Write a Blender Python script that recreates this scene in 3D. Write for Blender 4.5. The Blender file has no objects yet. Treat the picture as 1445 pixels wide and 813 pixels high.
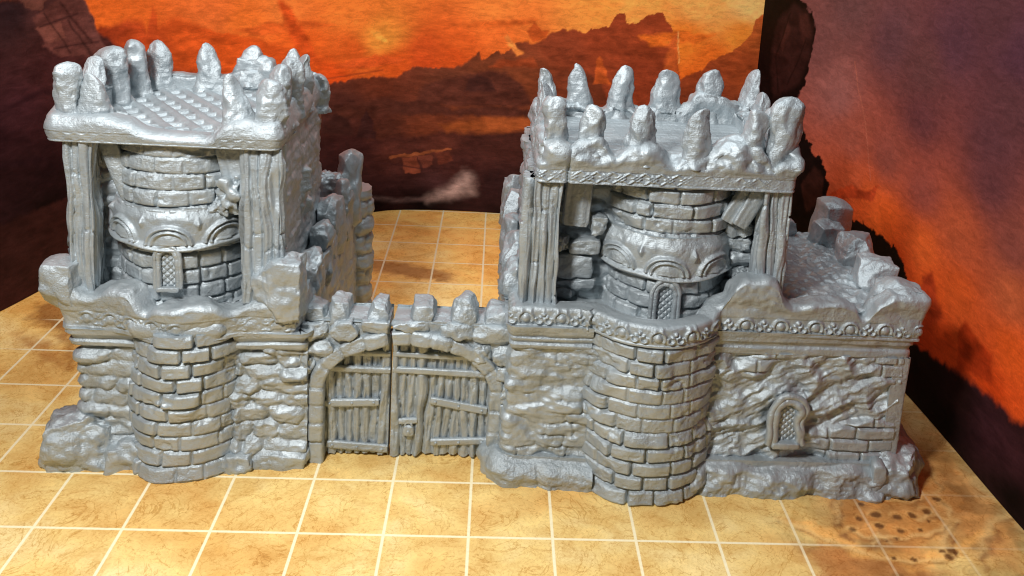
import bpy, math, numpy as np
from mathutils import Matrix, Vector
ART_A={'sam':[((7.77,4.64),(228,104,38)),((9.86,4.67),(222,106,46)),((11.28,4.73),(236,122,52)),((12.81,4.64),(240,125,50)),((10.56,4.51),(232,112,42)),((16.01,4.74),(238,130,55)),((18.41,5.01),(243,150,65)),((20.82,5.21),(250,172,88)),((21.8,5.27),(253,195,115)),((9.15,3.84),(225,92,32)),((11.59,4.04),(235,100,35)),((12.83,3.85),(212,90,33)),((14.45,3.84),(198,78,30)),((15.09,3.71),(205,80,28)),((13.82,3.5),(214,86,30)),((15.24,4.04),(222,96,36)),((16.03,4.33),(236,112,45)),((20.25,4.33),(240,128,42)),((20.95,3.95),(236,112,36)),((20.83,3.45),(232,102,30)),((12.21,3.24),(222,80,26)),((14.46,3.48),(200,74,28)),((10.99,3.29),(215,78,26)),((19.2,5.12),(246,160,75)),((13.47,4.07),(240,150,60)),((21.71,4.57),(245,140,50))],'lay':[([(7.31,4.49),(7.98,4.52),(8.27,4.63),(8.48,4.59),(8.69,4.8),(8.77,4.74),(8.57,4.37),(8.78,4.46),(9.16,4.62),(9.51,4.47),(9.86,4.31),(10.56,4.18),(11.29,3.9),(11.89,3.57),(12.21,3.32)],[((7.76,4.38),(165,62,30)),((8.46,4.17),(185,70,30)),((9.3,4.26),(205,82,30)),((10.28,3.92),(222,88,30)),((11.59,3.58),(225,88,30))],0.05),([(11.75,2.87),(12.09,3.01),(12.37,3.1),(12.84,3.18),(13.41,3.22),(13.83,3.17),(14.06,3.34),(14.3,3.43),(14.7,3.41),(15.1,3.46),(15.42,3.59),(15.74,3.64),(15.67,3.84),(16.05,3.88),(16.25,3.84),(16.5,4.08),(16.66,4.13),(17.01,4.12),(17.24,4.36),(17.64,4.48),(18.06,4.44),(18.2,4.54),(18.57,4.57),(18.65,4.73),(18.74,4.87),(18.93,4.94),(18.98,4.69),(19.24,4.73),(19.46,4.91),(19.78,5.02),(19.89,4.84),(20.0,4.71),(20.11,4.41),(20.23,3.83),(20.37,3.37)],[((17.67,4.02),(132,58,33)),((18.46,4.23),(148,62,33)),((19.6,4.3),(158,66,34)),((16.08,3.43),(118,60,36)),((15.12,3.04),(98,52,36)),((13.85,2.51),(104,50,35)),((12.53,2.58),(84,44,34)),((19.34,3.45),(150,62,34)),((15.15,2.29),(120,60,36)),((13.5,3.02),(110,52,34)),((16.73,3.31),(125,62,36))],0.015),([(20.02,3.24),(20.49,3.55),(20.81,3.7),(20.96,3.87),(21.2,4.05),(21.43,4.13),(21.73,4.38),(21.88,4.58),(21.94,4.91),(22.15,5.12)],[((20.99,3.54),(150,65,33)),((21.78,3.91),(165,72,34)),((21.9,4.42),(190,90,40)),((21.05,2.87),(110,50,30))],0.015),([(4.43,5.47),(7.03,5.26),(7.21,4.96),(7.39,4.75),(7.47,4.48),(7.76,4.31),(8.04,4.07),(8.45,3.75),(8.66,3.66),(9.14,3.55),(9.85,3.42),(10.56,3.28),(11.29,3.12),(11.9,2.9),(12.37,2.94),(13.18,2.71),(14.49,2.52),(16.13,2.43),(17.12,2.41),(19.42,2.45),(22.4,2.93)],[((5.71,5.0),(44,28,30)),((6.34,4.93),(78,46,44)),((6.92,4.74),(95,55,50)),((5.75,3.43),(66,34,38)),((6.15,2.06),(36,18,20)),((5.58,0.96),(36,19,24)),((5.52,0.06),(18,10,9)),((6.32,0.8),(8,4,5)),((6.44,3.92),(76,40,40)),((7.74,3.84),(70,36,34)),((9.0,3.34),(130,55,30)),((12.54,2.42),(78,40,32)),((13.53,1.85),(82,42,31)),((14.51,2.01),(112,54,33)),((16.14,2.23),(148,74,36)),((17.13,2.15),(140,66,34)),((15.34,1.7),(98,48,34)),((14.54,1.16),(74,35,29)),((14.89,0.56),(64,36,36)),((14.57,0.15),(12,6,5)),((16.58,0.21),(12,6,5)),((13.41,0.16),(10,5,5)),((12.87,1.65),(62,30,28)),((13.23,0.53),(52,26,24)),((16.53,1.09),(66,32,28)),((12.23,1.46),(44,20,20)),((6.51,-0.52),(12,6,7)),((5.27,2.94),(46,22,25)),((5.67,2.21),(44,22,24)),((6.28,1.49),(24,12,12)),((6.19,0.17),(8,4,5)),((22.06,2.91),(60,24,18)),((19.42,2.45),(90,42,28)),((23.64,-0.37),(12,6,6)),((5.06,0.0),(8,4,4)),((4.49,3.13),(40,22,26))],0.1),([(11.92,1.49),(12.39,1.78),(12.87,1.65),(13.62,1.76),(14.52,1.81),(15.33,1.99),(15.99,2.0),(17.13,2.15),(19.45,2.19),(22.81,2.26)],[((12.88,1.57),(58,28,26)),((13.88,1.41),(80,40,32)),((14.85,1.6),(88,44,34)),((16.16,1.75),(70,36,30)),((15.36,1.19),(70,36,32)),((14.89,0.61),(66,38,38)),((16.22,0.72),(48,26,26)),((13.57,0.49),(50,26,26)),((14.57,0.15),(10,5,5)),((16.91,0.2),(10,5,5)),((13.41,0.2),(9,4,4)),((14.9,0.3),(22,11,10)),((12.56,0.93),(40,20,20)),((23.04,0.33),(12,6,6))],0.03)],'poly':[([(14.25,2.48),(14.35,2.88),(14.57,3.05),(15.11,3.21),(15.56,3.33),(15.91,3.42),(16.28,3.38),(16.71,3.11),(16.97,2.62)],(86,44,33),0.07),([(15.37,2.89),(15.47,3.2),(15.63,3.3),(15.92,3.22),(16.1,2.93)],(70,37,31),0.04),([(12.25,2.27),(12.5,2.55),(13.02,2.62),(13.59,2.72),(14.01,2.58),(14.49,2.65),(15.14,2.44),(15.96,2.59),(16.61,2.6),(17.61,2.35)],(80,41,31),0.06),([(14.83,2.09),(15.81,2.24),(17.12,2.39),(17.22,2.09),(15.99,1.95),(15.0,1.93)],(154,78,38),0.1),([(11.91,1.98),(12.1,2.32),(12.38,2.43),(12.73,2.24),(12.87,1.87)],(64,34,29),0.05),([(17.1,2.66),(17.26,3.3),(17.7,3.56),(18.19,3.49),(18.54,3.24),(18.77,2.75)],(116,54,32),0.05),([(15.91,3.49),(16.13,3.7),(16.45,3.69),(16.9,3.81),(17.05,3.56)],(150,66,34),0.04),([(12.36,3.45),(12.84,3.63),(13.48,3.7),(13.97,3.6),(13.82,3.47),(13.0,3.4)],(206,84,34),0.06),([(10.28,4.31),(10.99,4.45),(11.73,4.5),(12.35,4.39),(11.58,4.26),(10.71,4.18)],(216,94,36),0.05),([(15.06,4.42),(16.02,4.58),(16.98,4.67),(16.67,4.52),(15.71,4.36)],(224,104,40),0.05),([(19.26,4.41),(20.23,4.59),(21.05,4.54),(20.58,4.28),(19.61,4.2)],(232,112,38),0.06),([(12.95,1.81),(12.99,2.19),(13.12,2.46),(13.22,2.29),(13.31,2.17),(13.37,1.73)],(58,30,27),0.02),([(6.86,5.18),(7.31,5.18),(7.75,4.04),(7.44,3.95),(6.89,4.23),(6.46,4.23),(6.16,4.71),(6.12,4.9)],(100,58,52),0.03),([(6.16,4.71),(6.75,4.73),(6.9,4.42),(6.47,4.39)],(118,70,60),0.02),([(6.3,4.37),(6.98,4.37),(7.37,4.05),(6.73,4.1)],(104,60,54),0.02),([(5.8,5.23),(6.15,5.24),(6.52,5.18),(6.31,5.01),(6.02,5.05)],(110,66,56),0.02),([(14.0,1.27),(14.31,1.29),(14.42,0.93),(14.09,0.86)],(116,58,40),0.015),([(14.37,1.31),(14.66,1.37),(14.75,1.1),(14.48,1.02)],(98,50,38),0.015),([(14.76,1.39),(15.09,1.45),(15.16,1.21),(14.84,1.13)],(98,48,36),0.015),([(13.72,1.3),(15.1,1.52),(15.13,1.47),(13.75,1.23)],(140,76,46),0.012),([(15.22,0.63),(15.46,0.93),(15.62,0.86),(15.69,0.48),(15.23,0.38),(14.65,0.26),(14.77,0.35)],(176,146,138),0.22),([(13.32,0.36),(13.91,0.24),(14.57,0.29),(14.57,0.24),(13.91,0.19),(13.32,0.29)],(90,70,68),0.08),([(13.21,4.22),(13.4,4.22),(13.61,3.96),(13.48,3.96),(13.31,4.08)],(250,165,70),0.03),([(16.2,4.18),(16.28,4.27),(16.67,3.88),(16.51,3.79)],(244,140,65),0.03),([(11.17,4.95),(11.31,4.92),(11.89,4.0),(12.13,3.48),(11.66,3.65),(11.36,4.35)],(205,78,28),0.06),([(18.34,3.23),(18.38,3.82),(18.46,3.9),(18.62,3.5),(18.73,3.25)],(196,88,38),0.02),([(19.88,3.32),(20.01,4.32),(20.15,4.57),(20.31,3.37)],(200,92,40),0.06),([(16.75,4.38),(16.85,4.63),(17.06,4.44),(17.25,4.42),(17.17,4.24),(16.88,4.11)],(205,90,36),0.03)],'line':[([(6.24,4.7),(7.17,4.83)],(50,28,28),0.02),([(6.55,4.28),(7.61,4.26)],(48,26,26),0.02),([(6.92,4.74),(7.52,3.94)],(52,30,28),0.025),([(6.37,4.93),(6.97,4.15)],(52,30,28),0.02),([(6.77,5.07),(7.46,4.28)],(56,30,28),0.03),([(11.9,3.17),(13.49,3.35)],(150,60,30),0.02),([(13.21,1.21),(14.54,0.99),(16.2,1.1)],(60,30,28),0.02),([(5.3,3.41),(6.25,3.58),(6.92,3.31)],(45,22,26),0.06),([(5.24,2.52),(6.17,2.38)],(40,20,24),0.05),([(20.18,4.57),(20.26,3.84)],(252,190,110),0.012)]}  # poly includes a soft whitish glare spot, a highlight painted into the colour
ART_B={'sam':[((3.5,5.77),(92,60,60)),((7.78,6.24),(72,42,46)),((6.15,5.1),(84,50,50)),((8.61,5.11),(76,44,47)),((3.39,4.12),(135,85,80)),((4.15,3.36),(140,74,60)),((6.37,4.34),(88,48,50)),((5.44,3.48),(126,66,56)),((8.43,3.97),(84,46,48)),((4.33,2.73),(166,76,46)),((4.96,2.41),(192,82,36)),((6.67,3.26),(130,65,55)),((5.74,2.42),(200,85,33)),((7.78,2.99),(160,74,45)),((6.91,2.41),(196,86,36)),((9.13,3.32),(112,58,50)),((6.15,1.85),(182,60,20)),((8.03,2.11),(186,76,30)),((9.3,2.71),(160,78,46)),((7.85,1.34),(166,54,18)),((9.5,2.01),(192,76,26)),((9.23,1.23),(176,55,16)),((9.86,1.31),(190,70,25)),((7.27,1.15),(150,45,15)),((6.79,1.27),(140,40,14)),((7.01,5.7),(74,44,52)),((5.15,5.39),(86,54,58)),((8.58,5.78),(68,40,50)),((8.27,4.53),(80,46,50)),((2.61,4.95),(108,68,66)),((9.48,5.77),(70,42,48)),((10.16,3.3),(120,65,55)),((10.59,1.68),(170,62,25)),((7.28,1.87),(190,72,24)),((5.57,2.12),(205,92,36))],'lay':[([(6.6,0.68),(7.13,0.86),(7.55,0.94),(7.96,0.99),(8.24,1.07),(8.52,1.14),(8.89,1.16),(9.23,1.21),(9.48,1.23),(9.73,1.21),(9.95,1.27),(10.67,1.36),(11.74,1.57)],[((7.63,0.63),(16,8,8)),((8.43,0.75),(30,14,13)),((8.38,0.26),(14,7,7)),((9.38,0.7),(48,24,28)),((9.85,0.8),(52,26,30)),((9.99,0.28),(14,8,8)),((7.2,0.63),(10,5,5)),((9.91,1.14),(40,20,22))],0.03)],'poly':[([(-0.81,5.85),(1.12,6.05),(1.64,5.59),(2.09,5.44),(2.29,5.21),(2.31,4.9),(2.27,4.57),(2.21,4.22),(2.06,3.85),(1.84,3.54),(1.99,3.28),(2.33,3.02),(2.72,2.86),(2.66,2.76),(2.94,2.69),(3.18,2.71),(3.15,2.58),(3.39,2.57),(3.52,2.3),(3.58,1.99),(3.86,1.9),(4.31,1.96),(4.54,1.96),(5.16,2.11),(5.58,2.1),(6.13,2.09),(6.67,1.83),(6.67,1.34),(6.71,0.73),(5.26,-0.59),(1.23,-2.5)],(17,9,8),0.02),([(0.57,4.59),(0.72,5.08),(1.3,5.55),(1.92,5.44),(2.21,5.17),(2.21,4.59),(1.92,3.94),(1.37,3.66),(0.92,3.4),(0.65,3.97)],(42,22,20),0.1),([(1.58,5.36),(1.94,5.36),(2.19,5.02),(1.9,4.79),(1.65,5.08)],(60,32,28),0.08),([(0.89,4.65),(1.15,5.15),(1.3,5.02),(1.06,4.45)],(58,31,27),0.06),([(2.46,1.97),(2.94,2.49),(3.32,2.4),(3.38,1.92),(2.83,1.49)],(46,24,20),0.05),([(3.57,2.13),(4.37,2.58),(5.02,2.67),(5.35,2.91),(5.24,2.58),(4.56,2.38),(4.05,2.2)],(160,60,30),0.03),([(8.64,1.7),(8.77,1.74),(8.88,1.56),(8.76,1.47)],(210,100,35),0.03),([(7.08,1.99),(7.32,2.18),(7.53,1.87),(7.77,1.64),(7.36,1.2),(7.07,1.53)],(150,50,22),0.06),([(8.32,1.14),(8.21,1.64),(8.34,1.87),(8.7,1.79),(9.07,1.77),(9.19,1.37)],(148,46,16),0.05)],'line':[([(0.01,5.77),(-0.01,3.51),(0.09,2.2)],(8,4,4),0.05),([(3.92,4.81),(4.22,4.31),(4.62,3.82),(5.04,2.9)],(165,95,75),0.012),([(1.2,5.31),(0.8,4.32),(1.07,3.59)],(20,10,9),0.03),([(1.98,4.91),(1.73,4.35),(1.4,3.82)],(22,11,10),0.025)]}
MAT_PATCH=[([(9.59,0.92),(10.16,1.42),(11.03,1.58),(11.32,1.13),(11.07,0.43),(10.35,-0.34),(9.71,0.0),(9.56,0.31)],(206,140,72),0.25),([(12.38,4.35),(11.34,1.59),(10.94,0.16),(11.54,-0.45),(12.06,0.46),(11.9,1.31)],(196,134,72),0.3),([(8.91,-0.02),(9.47,0.05),(10.05,-0.23),(10.58,-0.39),(10.45,-0.67),(8.94,-0.71),(9.1,-0.26)],(176,112,58),0.2),([(9.55,0.24),(9.66,0.22),(9.76,0.03),(9.66,-0.03),(9.53,0.09)],(140,90,50),0.05),([(9.76,0.93),(9.82,0.93),(9.67,0.38),(9.61,0.35)],(150,95,50),0.05),([(8.87,0.42),(9.39,0.34),(9.77,-0.06),(10.32,-0.22),(10.88,0.04),(11.6,0.38),(11.64,0.29),(10.76,-0.21),(10.26,-0.34),(9.64,-0.18),(9.24,0.17)],(236,176,96),0.08),([(-2.62,5.66),(-2.21,5.56),(-1.83,5.05),(-1.28,3.9),(-1.15,3.48),(-1.59,4.22),(-2.06,4.73),(-2.53,5.0)],(150,98,50),0.15),([(-2.51,4.5),(-1.97,4.31),(-1.55,3.88),(-1.25,3.58),(-1.65,3.66)],(176,118,60),0.2),([(2.58,8.16),(3.26,7.94),(4.42,7.53),(4.45,7.1),(3.89,7.14),(2.74,7.54)],(168,120,72),0.15),([(11.45,0.18),(11.65,0.45),(11.64,0.25),(11.29,-0.19),(11.12,-0.31)],(150,96,52),0.08),([(11.02,0.36),(11.07,0.4),(10.98,0.17),(10.76,-0.21),(10.73,-0.18)],(140,85,45),0.04)]
MAT_CRACKS=[([(9.85,1.04),(9.78,0.72),(9.61,0.35)],0.03),([(8.87,0.42),(9.23,0.15),(9.65,-0.16),(10.26,-0.34),(10.74,-0.23)],0.025),([(11.3,1.47),(11.32,1.13),(11.15,0.95),(11.25,0.7),(10.98,0.29)],0.025),([(11.18,-0.19),(11.38,0.08),(11.64,0.42),(11.99,0.55)],0.035),([(10.28,1.09),(10.36,0.84),(10.75,0.75),(11.07,0.98)],0.02),([(10.69,0.41),(10.98,0.58),(11.06,0.45)],0.02),([(9.91,-0.05),(10.06,0.14),(10.16,-0.01)],0.025),([(11.95,3.13),(11.93,2.8),(11.88,2.47)],0.025),([(9.73,0.28),(9.88,0.1),(10.37,0.1),(10.9,0.26)],0.02),([(10.74,-0.15),(11.02,0.27),(11.18,0.46)],0.03)]
MAT_DOTS=[((9.92,0.49),0.055),((10.17,0.57),0.08),((10.43,0.54),0.075),((10.65,0.57),0.07),((9.76,0.29),0.05),((10.88,0.66),0.08),((11.13,0.91),0.06),((9.98,0.34),0.03),((10.36,0.27),0.06),((10.12,0.37),0.06),((10.87,-0.06),0.08),((10.77,-0.15),0.06),((10.74,-0.06),0.03),((10.06,0.77),0.04),((10.64,0.31),0.03),((10.32,-0.22),0.04),((10.08,-0.2),0.03),((10.82,0.48),0.05),((10.11,0.11),0.03),((10.25,0.14),0.03)]

SC = bpy.context.scene
COL = SC.collection
PI = math.pi
SC.unit_settings.system = 'IMPERIAL'
SC.unit_settings.scale_length = 0.0254          # one unit = one inch = one square of the mat

# ------------------------------------------------------------------ noise
def h01(a, b, c, seed=0):
    a = np.asarray(a).astype(np.int64); b = np.asarray(b).astype(np.int64); c = np.asarray(c).astype(np.int64)
    h = (a*374761393 + b*668265263 + c*1274126177 + seed*974634511 + 12345) & 0xffffffff
    h = ((h ^ (h >> 13)) * 1103515245) & 0xffffffff
    h = ((h ^ (h >> 16)) * 2246822519) & 0xffffffff
    h = h ^ (h >> 15)
    return (h & 0xffffff) / float(0x1000000)

def vn(x, y, z, seed=0):
    x, y, z = np.broadcast_arrays(np.asarray(x, float), np.asarray(y, float), np.asarray(z, float))
    ix, iy, iz = np.floor(x), np.floor(y), np.floor(z)
    fx, fy, fz = x-ix, y-iy, z-iz
    fx = fx*fx*fx*(fx*(fx*6-15)+10); fy = fy*fy*fy*(fy*(fy*6-15)+10); fz = fz*fz*fz*(fz*(fz*6-15)+10)
    r = 0
    for dx in (0, 1):
        wx = fx if dx else 1-fx
        for dy in (0, 1):
            wy = fy if dy else 1-fy
            for dz in (0, 1):
                wz = fz if dz else 1-fz
                r = r + wx*wy*wz*h01(ix+dx, iy+dy, iz+dz, seed)
    return r*2-1

def fbm(x, y, z, o=3, seed=0):
    r = 0; a = 1.0; t = 0
    for i in range(o):
        r = r + a*vn(x, y, z, seed+i*17); t += a
        x = x*2.03+3.1; y = y*2.03+1.7; z = z*2.03+5.3; a *= .5
    return r/t

def ridged(x, y, z, o=3, seed=0):
    r = 0; a = 1.0; t = 0
    for i in range(o):
        r = r + a*(1-np.abs(vn(x, y, z, seed+i*17))*2); t += a
        x = x*2.03+3.1; y = y*2.03+1.7; z = z*2.03+5.3; a *= .5
    return r/t

def sst(a, b, x):
    t = np.clip((x-a)/(b-a), 0, 1); return t*t*(3-2*t)

# ------------------------------------------------------------------ mesh builder
class MB:
    def __init__(s): s.v = []; s.q = []; s.t = []; s.n = 0
    def add(s, V, Q=None, T=None):
        V = np.asarray(V, float).reshape(-1, 3)
        if Q is not None and len(Q): s.q.append(np.asarray(Q, np.int64).reshape(-1, 4)+s.n)
        if T is not None and len(T): s.t.append(np.asarray(T, np.int64).reshape(-1, 3)+s.n)
        s.v.append(V); s.n += len(V)
    def build(s, name, mat, parent=None, smooth=True):
        V = np.vstack(s.v); org = np.array(parent_origin(parent)); V = V-org
        Q = np.vstack(s.q) if s.q else np.zeros((0, 4), np.int64)
        T = np.vstack(s.t) if s.t else np.zeros((0, 3), np.int64)
        me = bpy.data.meshes.new(name)
        me.vertices.add(len(V)); me.vertices.foreach_set('co', V.astype(np.float32).ravel())
        idx = np.concatenate([Q.ravel(), T.ravel()]).astype(np.int32)
        me.loops.add(len(idx)); me.loops.foreach_set('vertex_index', idx)
        st = np.concatenate([np.arange(len(Q))*4, len(Q)*4+np.arange(len(T))*3]).astype(np.int32)
        me.polygons.add(len(st)); me.polygons.foreach_set('loop_start', st)
        me.polygons.foreach_set('use_smooth', np.full(len(st), smooth))
        me.update(calc_edges=True); me.validate()
        me.materials.append(mat)
        o = bpy.data.objects.new(name, me); COL.objects.link(o)
        if parent is not None: o.parent = parent
        return o

def parent_origin(p):
    x = y = z = 0
    while p is not None:
        x += p.location.x; y += p.location.y; z += p.location.z; p = p.parent
    return x, y, z

def gridq(nu, nv, wrap=False):
    i = np.arange(nu if wrap else nu-1); j = np.arange(nv-1)
    I, J = np.meshgrid(i, j, indexing='ij'); I2 = (I+1) % nu
    return np.stack([I*nv+J, I2*nv+J, I2*nv+J+1, I*nv+J+1], -1).reshape(-1, 4)

def grid_normals(P):
    du = np.gradient(P, axis=0); dv = np.gradient(P, axis=1)
    n = np.cross(du, dv); l = np.linalg.norm(n, axis=-1, keepdims=True)
    return n/np.maximum(l, 1e-9)

def sheet(mb, P, wrap=False, back=None):
    nu, nv = P.shape[:2]
    mb.add(P, gridq(nu, nv, wrap))
    if back is not None:                                   # a skirt pushed back from the border
        if wrap: loops = [P[:, 0], P[:, -1]]
        else: loops = [np.vstack([P[:, 0], P[-1, 1:], P[-2::-1, -1], P[0, -2:0:-1]])]
        bl = [np.broadcast_to(back, P.shape)] if not isinstance(back, list) else back
        bk = bl[0]
        for k, L in enumerate(loops):
            if wrap: D = bk[:, 0] if k == 0 else bk[:, -1]
            else: D = np.vstack([bk[:, 0], bk[-1, 1:], bk[-2::-1, -1], bk[0, -2:0:-1]])
            n = len(L); V = np.vstack([L, L+D]); i = np.arange(n); j = (i+1) % n
            mb.add(V, np.stack([i, j, j+n, i+n], -1))

def box(mb, x0, x1, y0, y1, z0, z1):
    V = [(x, y, z) for x in (x0, x1) for y in (y0, y1) for z in (z0, z1)]
    Q = [(0, 1, 3, 2), (4, 6, 7, 5), (0, 4, 5, 1), (2, 3, 7, 6), (0, 2, 6, 4), (1, 5, 7, 3)]
    V = np.array(V, float); Q = np.array(Q)
    for q in Q: mb.add(V[q], [(0, 1, 2, 3)])

# ------------------------------------------------------------------ paths (plan view; outward = right of travel)
def fillet(pts, r, closed=False):
    pts = [np.array(p, float) for p in pts]; n = len(pts); out = []
    for i, p in enumerate(pts):
        if not closed and i in (0, n-1): out.append(p); continue
        a = pts[i-1]-p; b = pts[(i+1) % n]-p; la, lb = np.linalg.norm(a), np.linalg.norm(b)
        q = min(r, la*.45, lb*.45)
        A = p+a/la*q; B = p+b/lb*q
        for t in np.linspace(0, 1, 7): out.append((1-t)**2*A+2*t*(1-t)*p+t*t*B)
    return out

def arc(cx, cy, r, a0, a1, n=40):
    return [(cx+r*math.cos(math.radians(a)), cy+r*math.sin(math.radians(a))) for a in np.linspace(a0, a1, n)]

class Path:
    def __init__(s, pts, ds=.02, closed=False):
        p = np.array(pts, float)
        if closed: p = np.vstack([p, p[:1]])
        L = np.r_[0, np.cumsum(np.linalg.norm(np.diff(p, axis=0), axis=1))]
        k = np.r_[True, np.diff(L) > 1e-9]; p = p[k]; L = L[k]
        n = max(3, int(L[-1]/ds)+1); s.s = np.linspace(0, L[-1], n)
        if closed: s.s = s.s[:-1]
        s.xy = np.stack([np.interp(s.s, L, p[:, 0]), np.interp(s.s, L, p[:, 1])], -1)
        if closed: t = np.roll(s.xy, -1, 0)-np.roll(s.xy, 1, 0)
        else: t = np.gradient(s.xy, axis=0)
        t = t/np.linalg.norm(t, axis=1, keepdims=True)
        s.n = np.stack([t[:, 1], -t[:, 0]], -1); s.closed = closed; s.L = L[-1]

def relief(mb, pts, z0, z1, hf, ds=.02, dz=.018, depth=.12, closed=False):
    p = Path(pts, ds, closed); zs = np.linspace(z0, z1, max(3, int((z1-z0)/dz)+1))
    S, Z = np.meshgrid(p.s, zs, indexing='ij')
    X = np.repeat(p.xy[:, :1], len(zs), 1); Y = np.repeat(p.xy[:, 1:], len(zs), 1)
    H = hf(S, Z, X, Y)
    P = np.stack([X+p.n[:, :1]*H, Y+p.n[:, 1:]*H, Z], -1)
    B = np.stack([-p.n[:, :1]*depth+0*H, -p.n[:, 1:]*depth+0*H, 0*H], -1)
    sheet(mb, P, closed, [B])

def rampart(mb, pts, zb, ztop, thick, hf, ds=.022, closed=False, rough=.03, seed=1, dz=.022, rfreq=5.0, zrough=0.15, edge=.07, smooth=0):
    p = Path(pts, ds, closed)
    x, y = p.xy[:, 0], p.xy[:, 1]
    zt = ztop(p.s, x, y)
    if smooth:
        k = np.hanning(smooth*2+1); k /= k.sum()
        zt = np.convolve(np.concatenate([zt[-smooth:], zt, zt[:smooth]]) if closed else np.pad(zt, smooth, 'edge'), k, 'valid')
    H = zt-zb
    n1 = max(8, int(H.max()/dz)); n2 = max(5, int(thick/.03))
    off, zz = [], []
    for t in np.linspace(0, 1, n1): off.append(0); zz.append(t)
    for a in np.linspace(.2, 1, 4): off.append(-edge*(1-math.cos(a*PI/2))); zz.append(1+a*.0001)
    for t in np.linspace(edge*1.2, thick-edge*1.2, n2): off.append(-t); zz.append(1.0002)
    for a in np.linspace(0, .8, 4): off.append(-thick+edge*(1-math.sin(a*PI/2))); zz.append(1.0001)
    for t in np.linspace(.96, 0, 10): off.append(-thick); zz.append(t)
    off = np.array(off); zz = np.array(zz)
    zf = np.clip(zz, 0, 1)
    Z = zb[:, None]+H[:, None]*zf[None] if np.ndim(zb) else zb+H[:, None]*zf[None]
    # round the top edge
    k = n1
    Z[:, :k] = (zb[:, None] if np.ndim(zb) else zb)+(H-edge)[:, None]*np.linspace(0, 1, k)[None]
    for i, a in enumerate(np.linspace(.2, 1, 4)): Z[:, k+i] -= edge*(1-math.sin(a*PI/2))
    kk = k+4+n2
    for i, a in enumerate(np.linspace(0, .8, 4)): Z[:, kk+i] -= edge*(1-math.cos(a*PI/2))
    S = np.repeat(p.s[:, None], len(zz), 1)
    outer = (np.arange(len(zz)) < k)[None]
    Hh = np.where(outer, hf(S, Z, x[:, None]+0*S, y[:, None]+0*S), 0)
    fade = np.clip(1-(np.arange(len(zz))-k+1)/(4+n2*.6), 0, 1); fade[:k] = 0
    O = off[None]+Hh+Hh[:, k-1:k]*fade[None]
    P = np.stack([x[:, None]+p.n[:, :1]*O, y[:, None]+p.n[:, 1:]*O, Z], -1)
    N = grid_normals(P)
    zbm = zb if np.ndim(zb) == 0 else zb[:, None]
    w = sst(zbm+zrough, zbm+zrough+.12, Z)
    d = fbm(P[..., 0]*rfreq, P[..., 1]*rfreq, P[..., 2]*rfreq, 3, seed)*rough*w
    P = P+N*d[..., None]*-1
    sheet(mb, P, closed)
    if not closed:
        for e in (0, -1):
            L = P[e]; c = L.mean(0); n = len(L); i = np.arange(n-1)
            mb.add(np.vstack([L, c]), None, np.stack([i, i+1, np.full(n-1, n)], -1))

# ------------------------------------------------------------------ surface patterns
def bricks(s, z, bw, bh, seed, gap=.011, bev=.022, prot=.4):
    z = z+.018*vn(s*2.2, z*1.5, 0, seed+5)
    r = np.floor(z/bh); fz = z-r*bh
    ss = s/bw + .5*(r % 2)+h01(r, 7, 0, seed)*.3
    c = np.floor(ss)
    j = lambda c: (h01(r, c, 3, seed)-.5)*.5
    lo = ss < c+j(c); c = np.where(lo, c-1, c)
    hi = ss > c+1+j(c+1); c = np.where(hi, c+1, c)
    d0 = (ss-c-j(c))*bw; d1 = (c+1+j(c+1)-ss)*bw
    a = np.minimum(d0, d1); b = np.minimum(fz, bh-fz)
    d = np.minimum(a, b)
    R = bev*1.2
    cr = (a < R) & (b < R)
    d = np.where(cr, R-np.sqrt((R-a)**2+(R-b)**2), d)
    k = np.clip((d-gap)/bev, 0, 1)
    h = np.sqrt(np.clip(1-(1-k)**2, 0, 1))
    rnd = h01(r, c, 11, seed)-.5
    tilt = (h01(r, c, 13, seed)-.5)*(fz/bh-.5)*1.2+(h01(r, c, 15, seed)-.5)*((ss-c)-.5)*.8
    return h*(1+prot*rnd+.35*tilt), rnd

def brickwall(bw=.42, bh=.2, depth=.05, seed=1, flare=0, zf=.3, worn=.5):
    def f(S, Z, X, Y):
        h, r = bricks(S, Z, bw, bh, seed)
        wob = .25+.75*sst(-.75+worn*.5, -.2+worn*.5, fbm(S*1.6, Z*1.6, 3, 2, seed+40))
        n = fbm(S*9, Z*9, 0, 3, seed+9)*.012
        chip = np.clip(fbm(S*4, Z*5, 1, 3, seed+21)-.3, 0, 1)*-.11
        pit = np.clip(vn(S*20, Z*20, 4, seed+33)-.5, 0, 1)*-.02
        groove = (1-np.clip(h*1.6, 0, 1))*-.03*np.clip(wob*1.3, 0, 1)
        return h*depth*wob+groove+n+chip+pit+flare*np.clip(1-Z/zf, 0, 1)**2
    return f

def roughstone(bw=.5, bh=.26, depth=.06, seed=1, amp=.06, rows=1.0):
    def f(S, Z, X, Y):
        wx = S+.10*vn(S*2.4, Z*3, 0, seed+2); wz = Z+.06*vn(S*2.1, Z*2.5, 2, seed+3)
        h, r = bricks(wx, wz, bw, bh, seed, gap=.0, bev=.09, prot=.9)
        n = fbm(S*3.2, Z*5.5, 0, 4, seed+8)*amp
        rg = (ridged(S*2.5+Z*1.2, Z*6, 1, 3, seed+12)-.3)*amp*.5
        return h*depth*rows+n+rg
    return f

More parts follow.
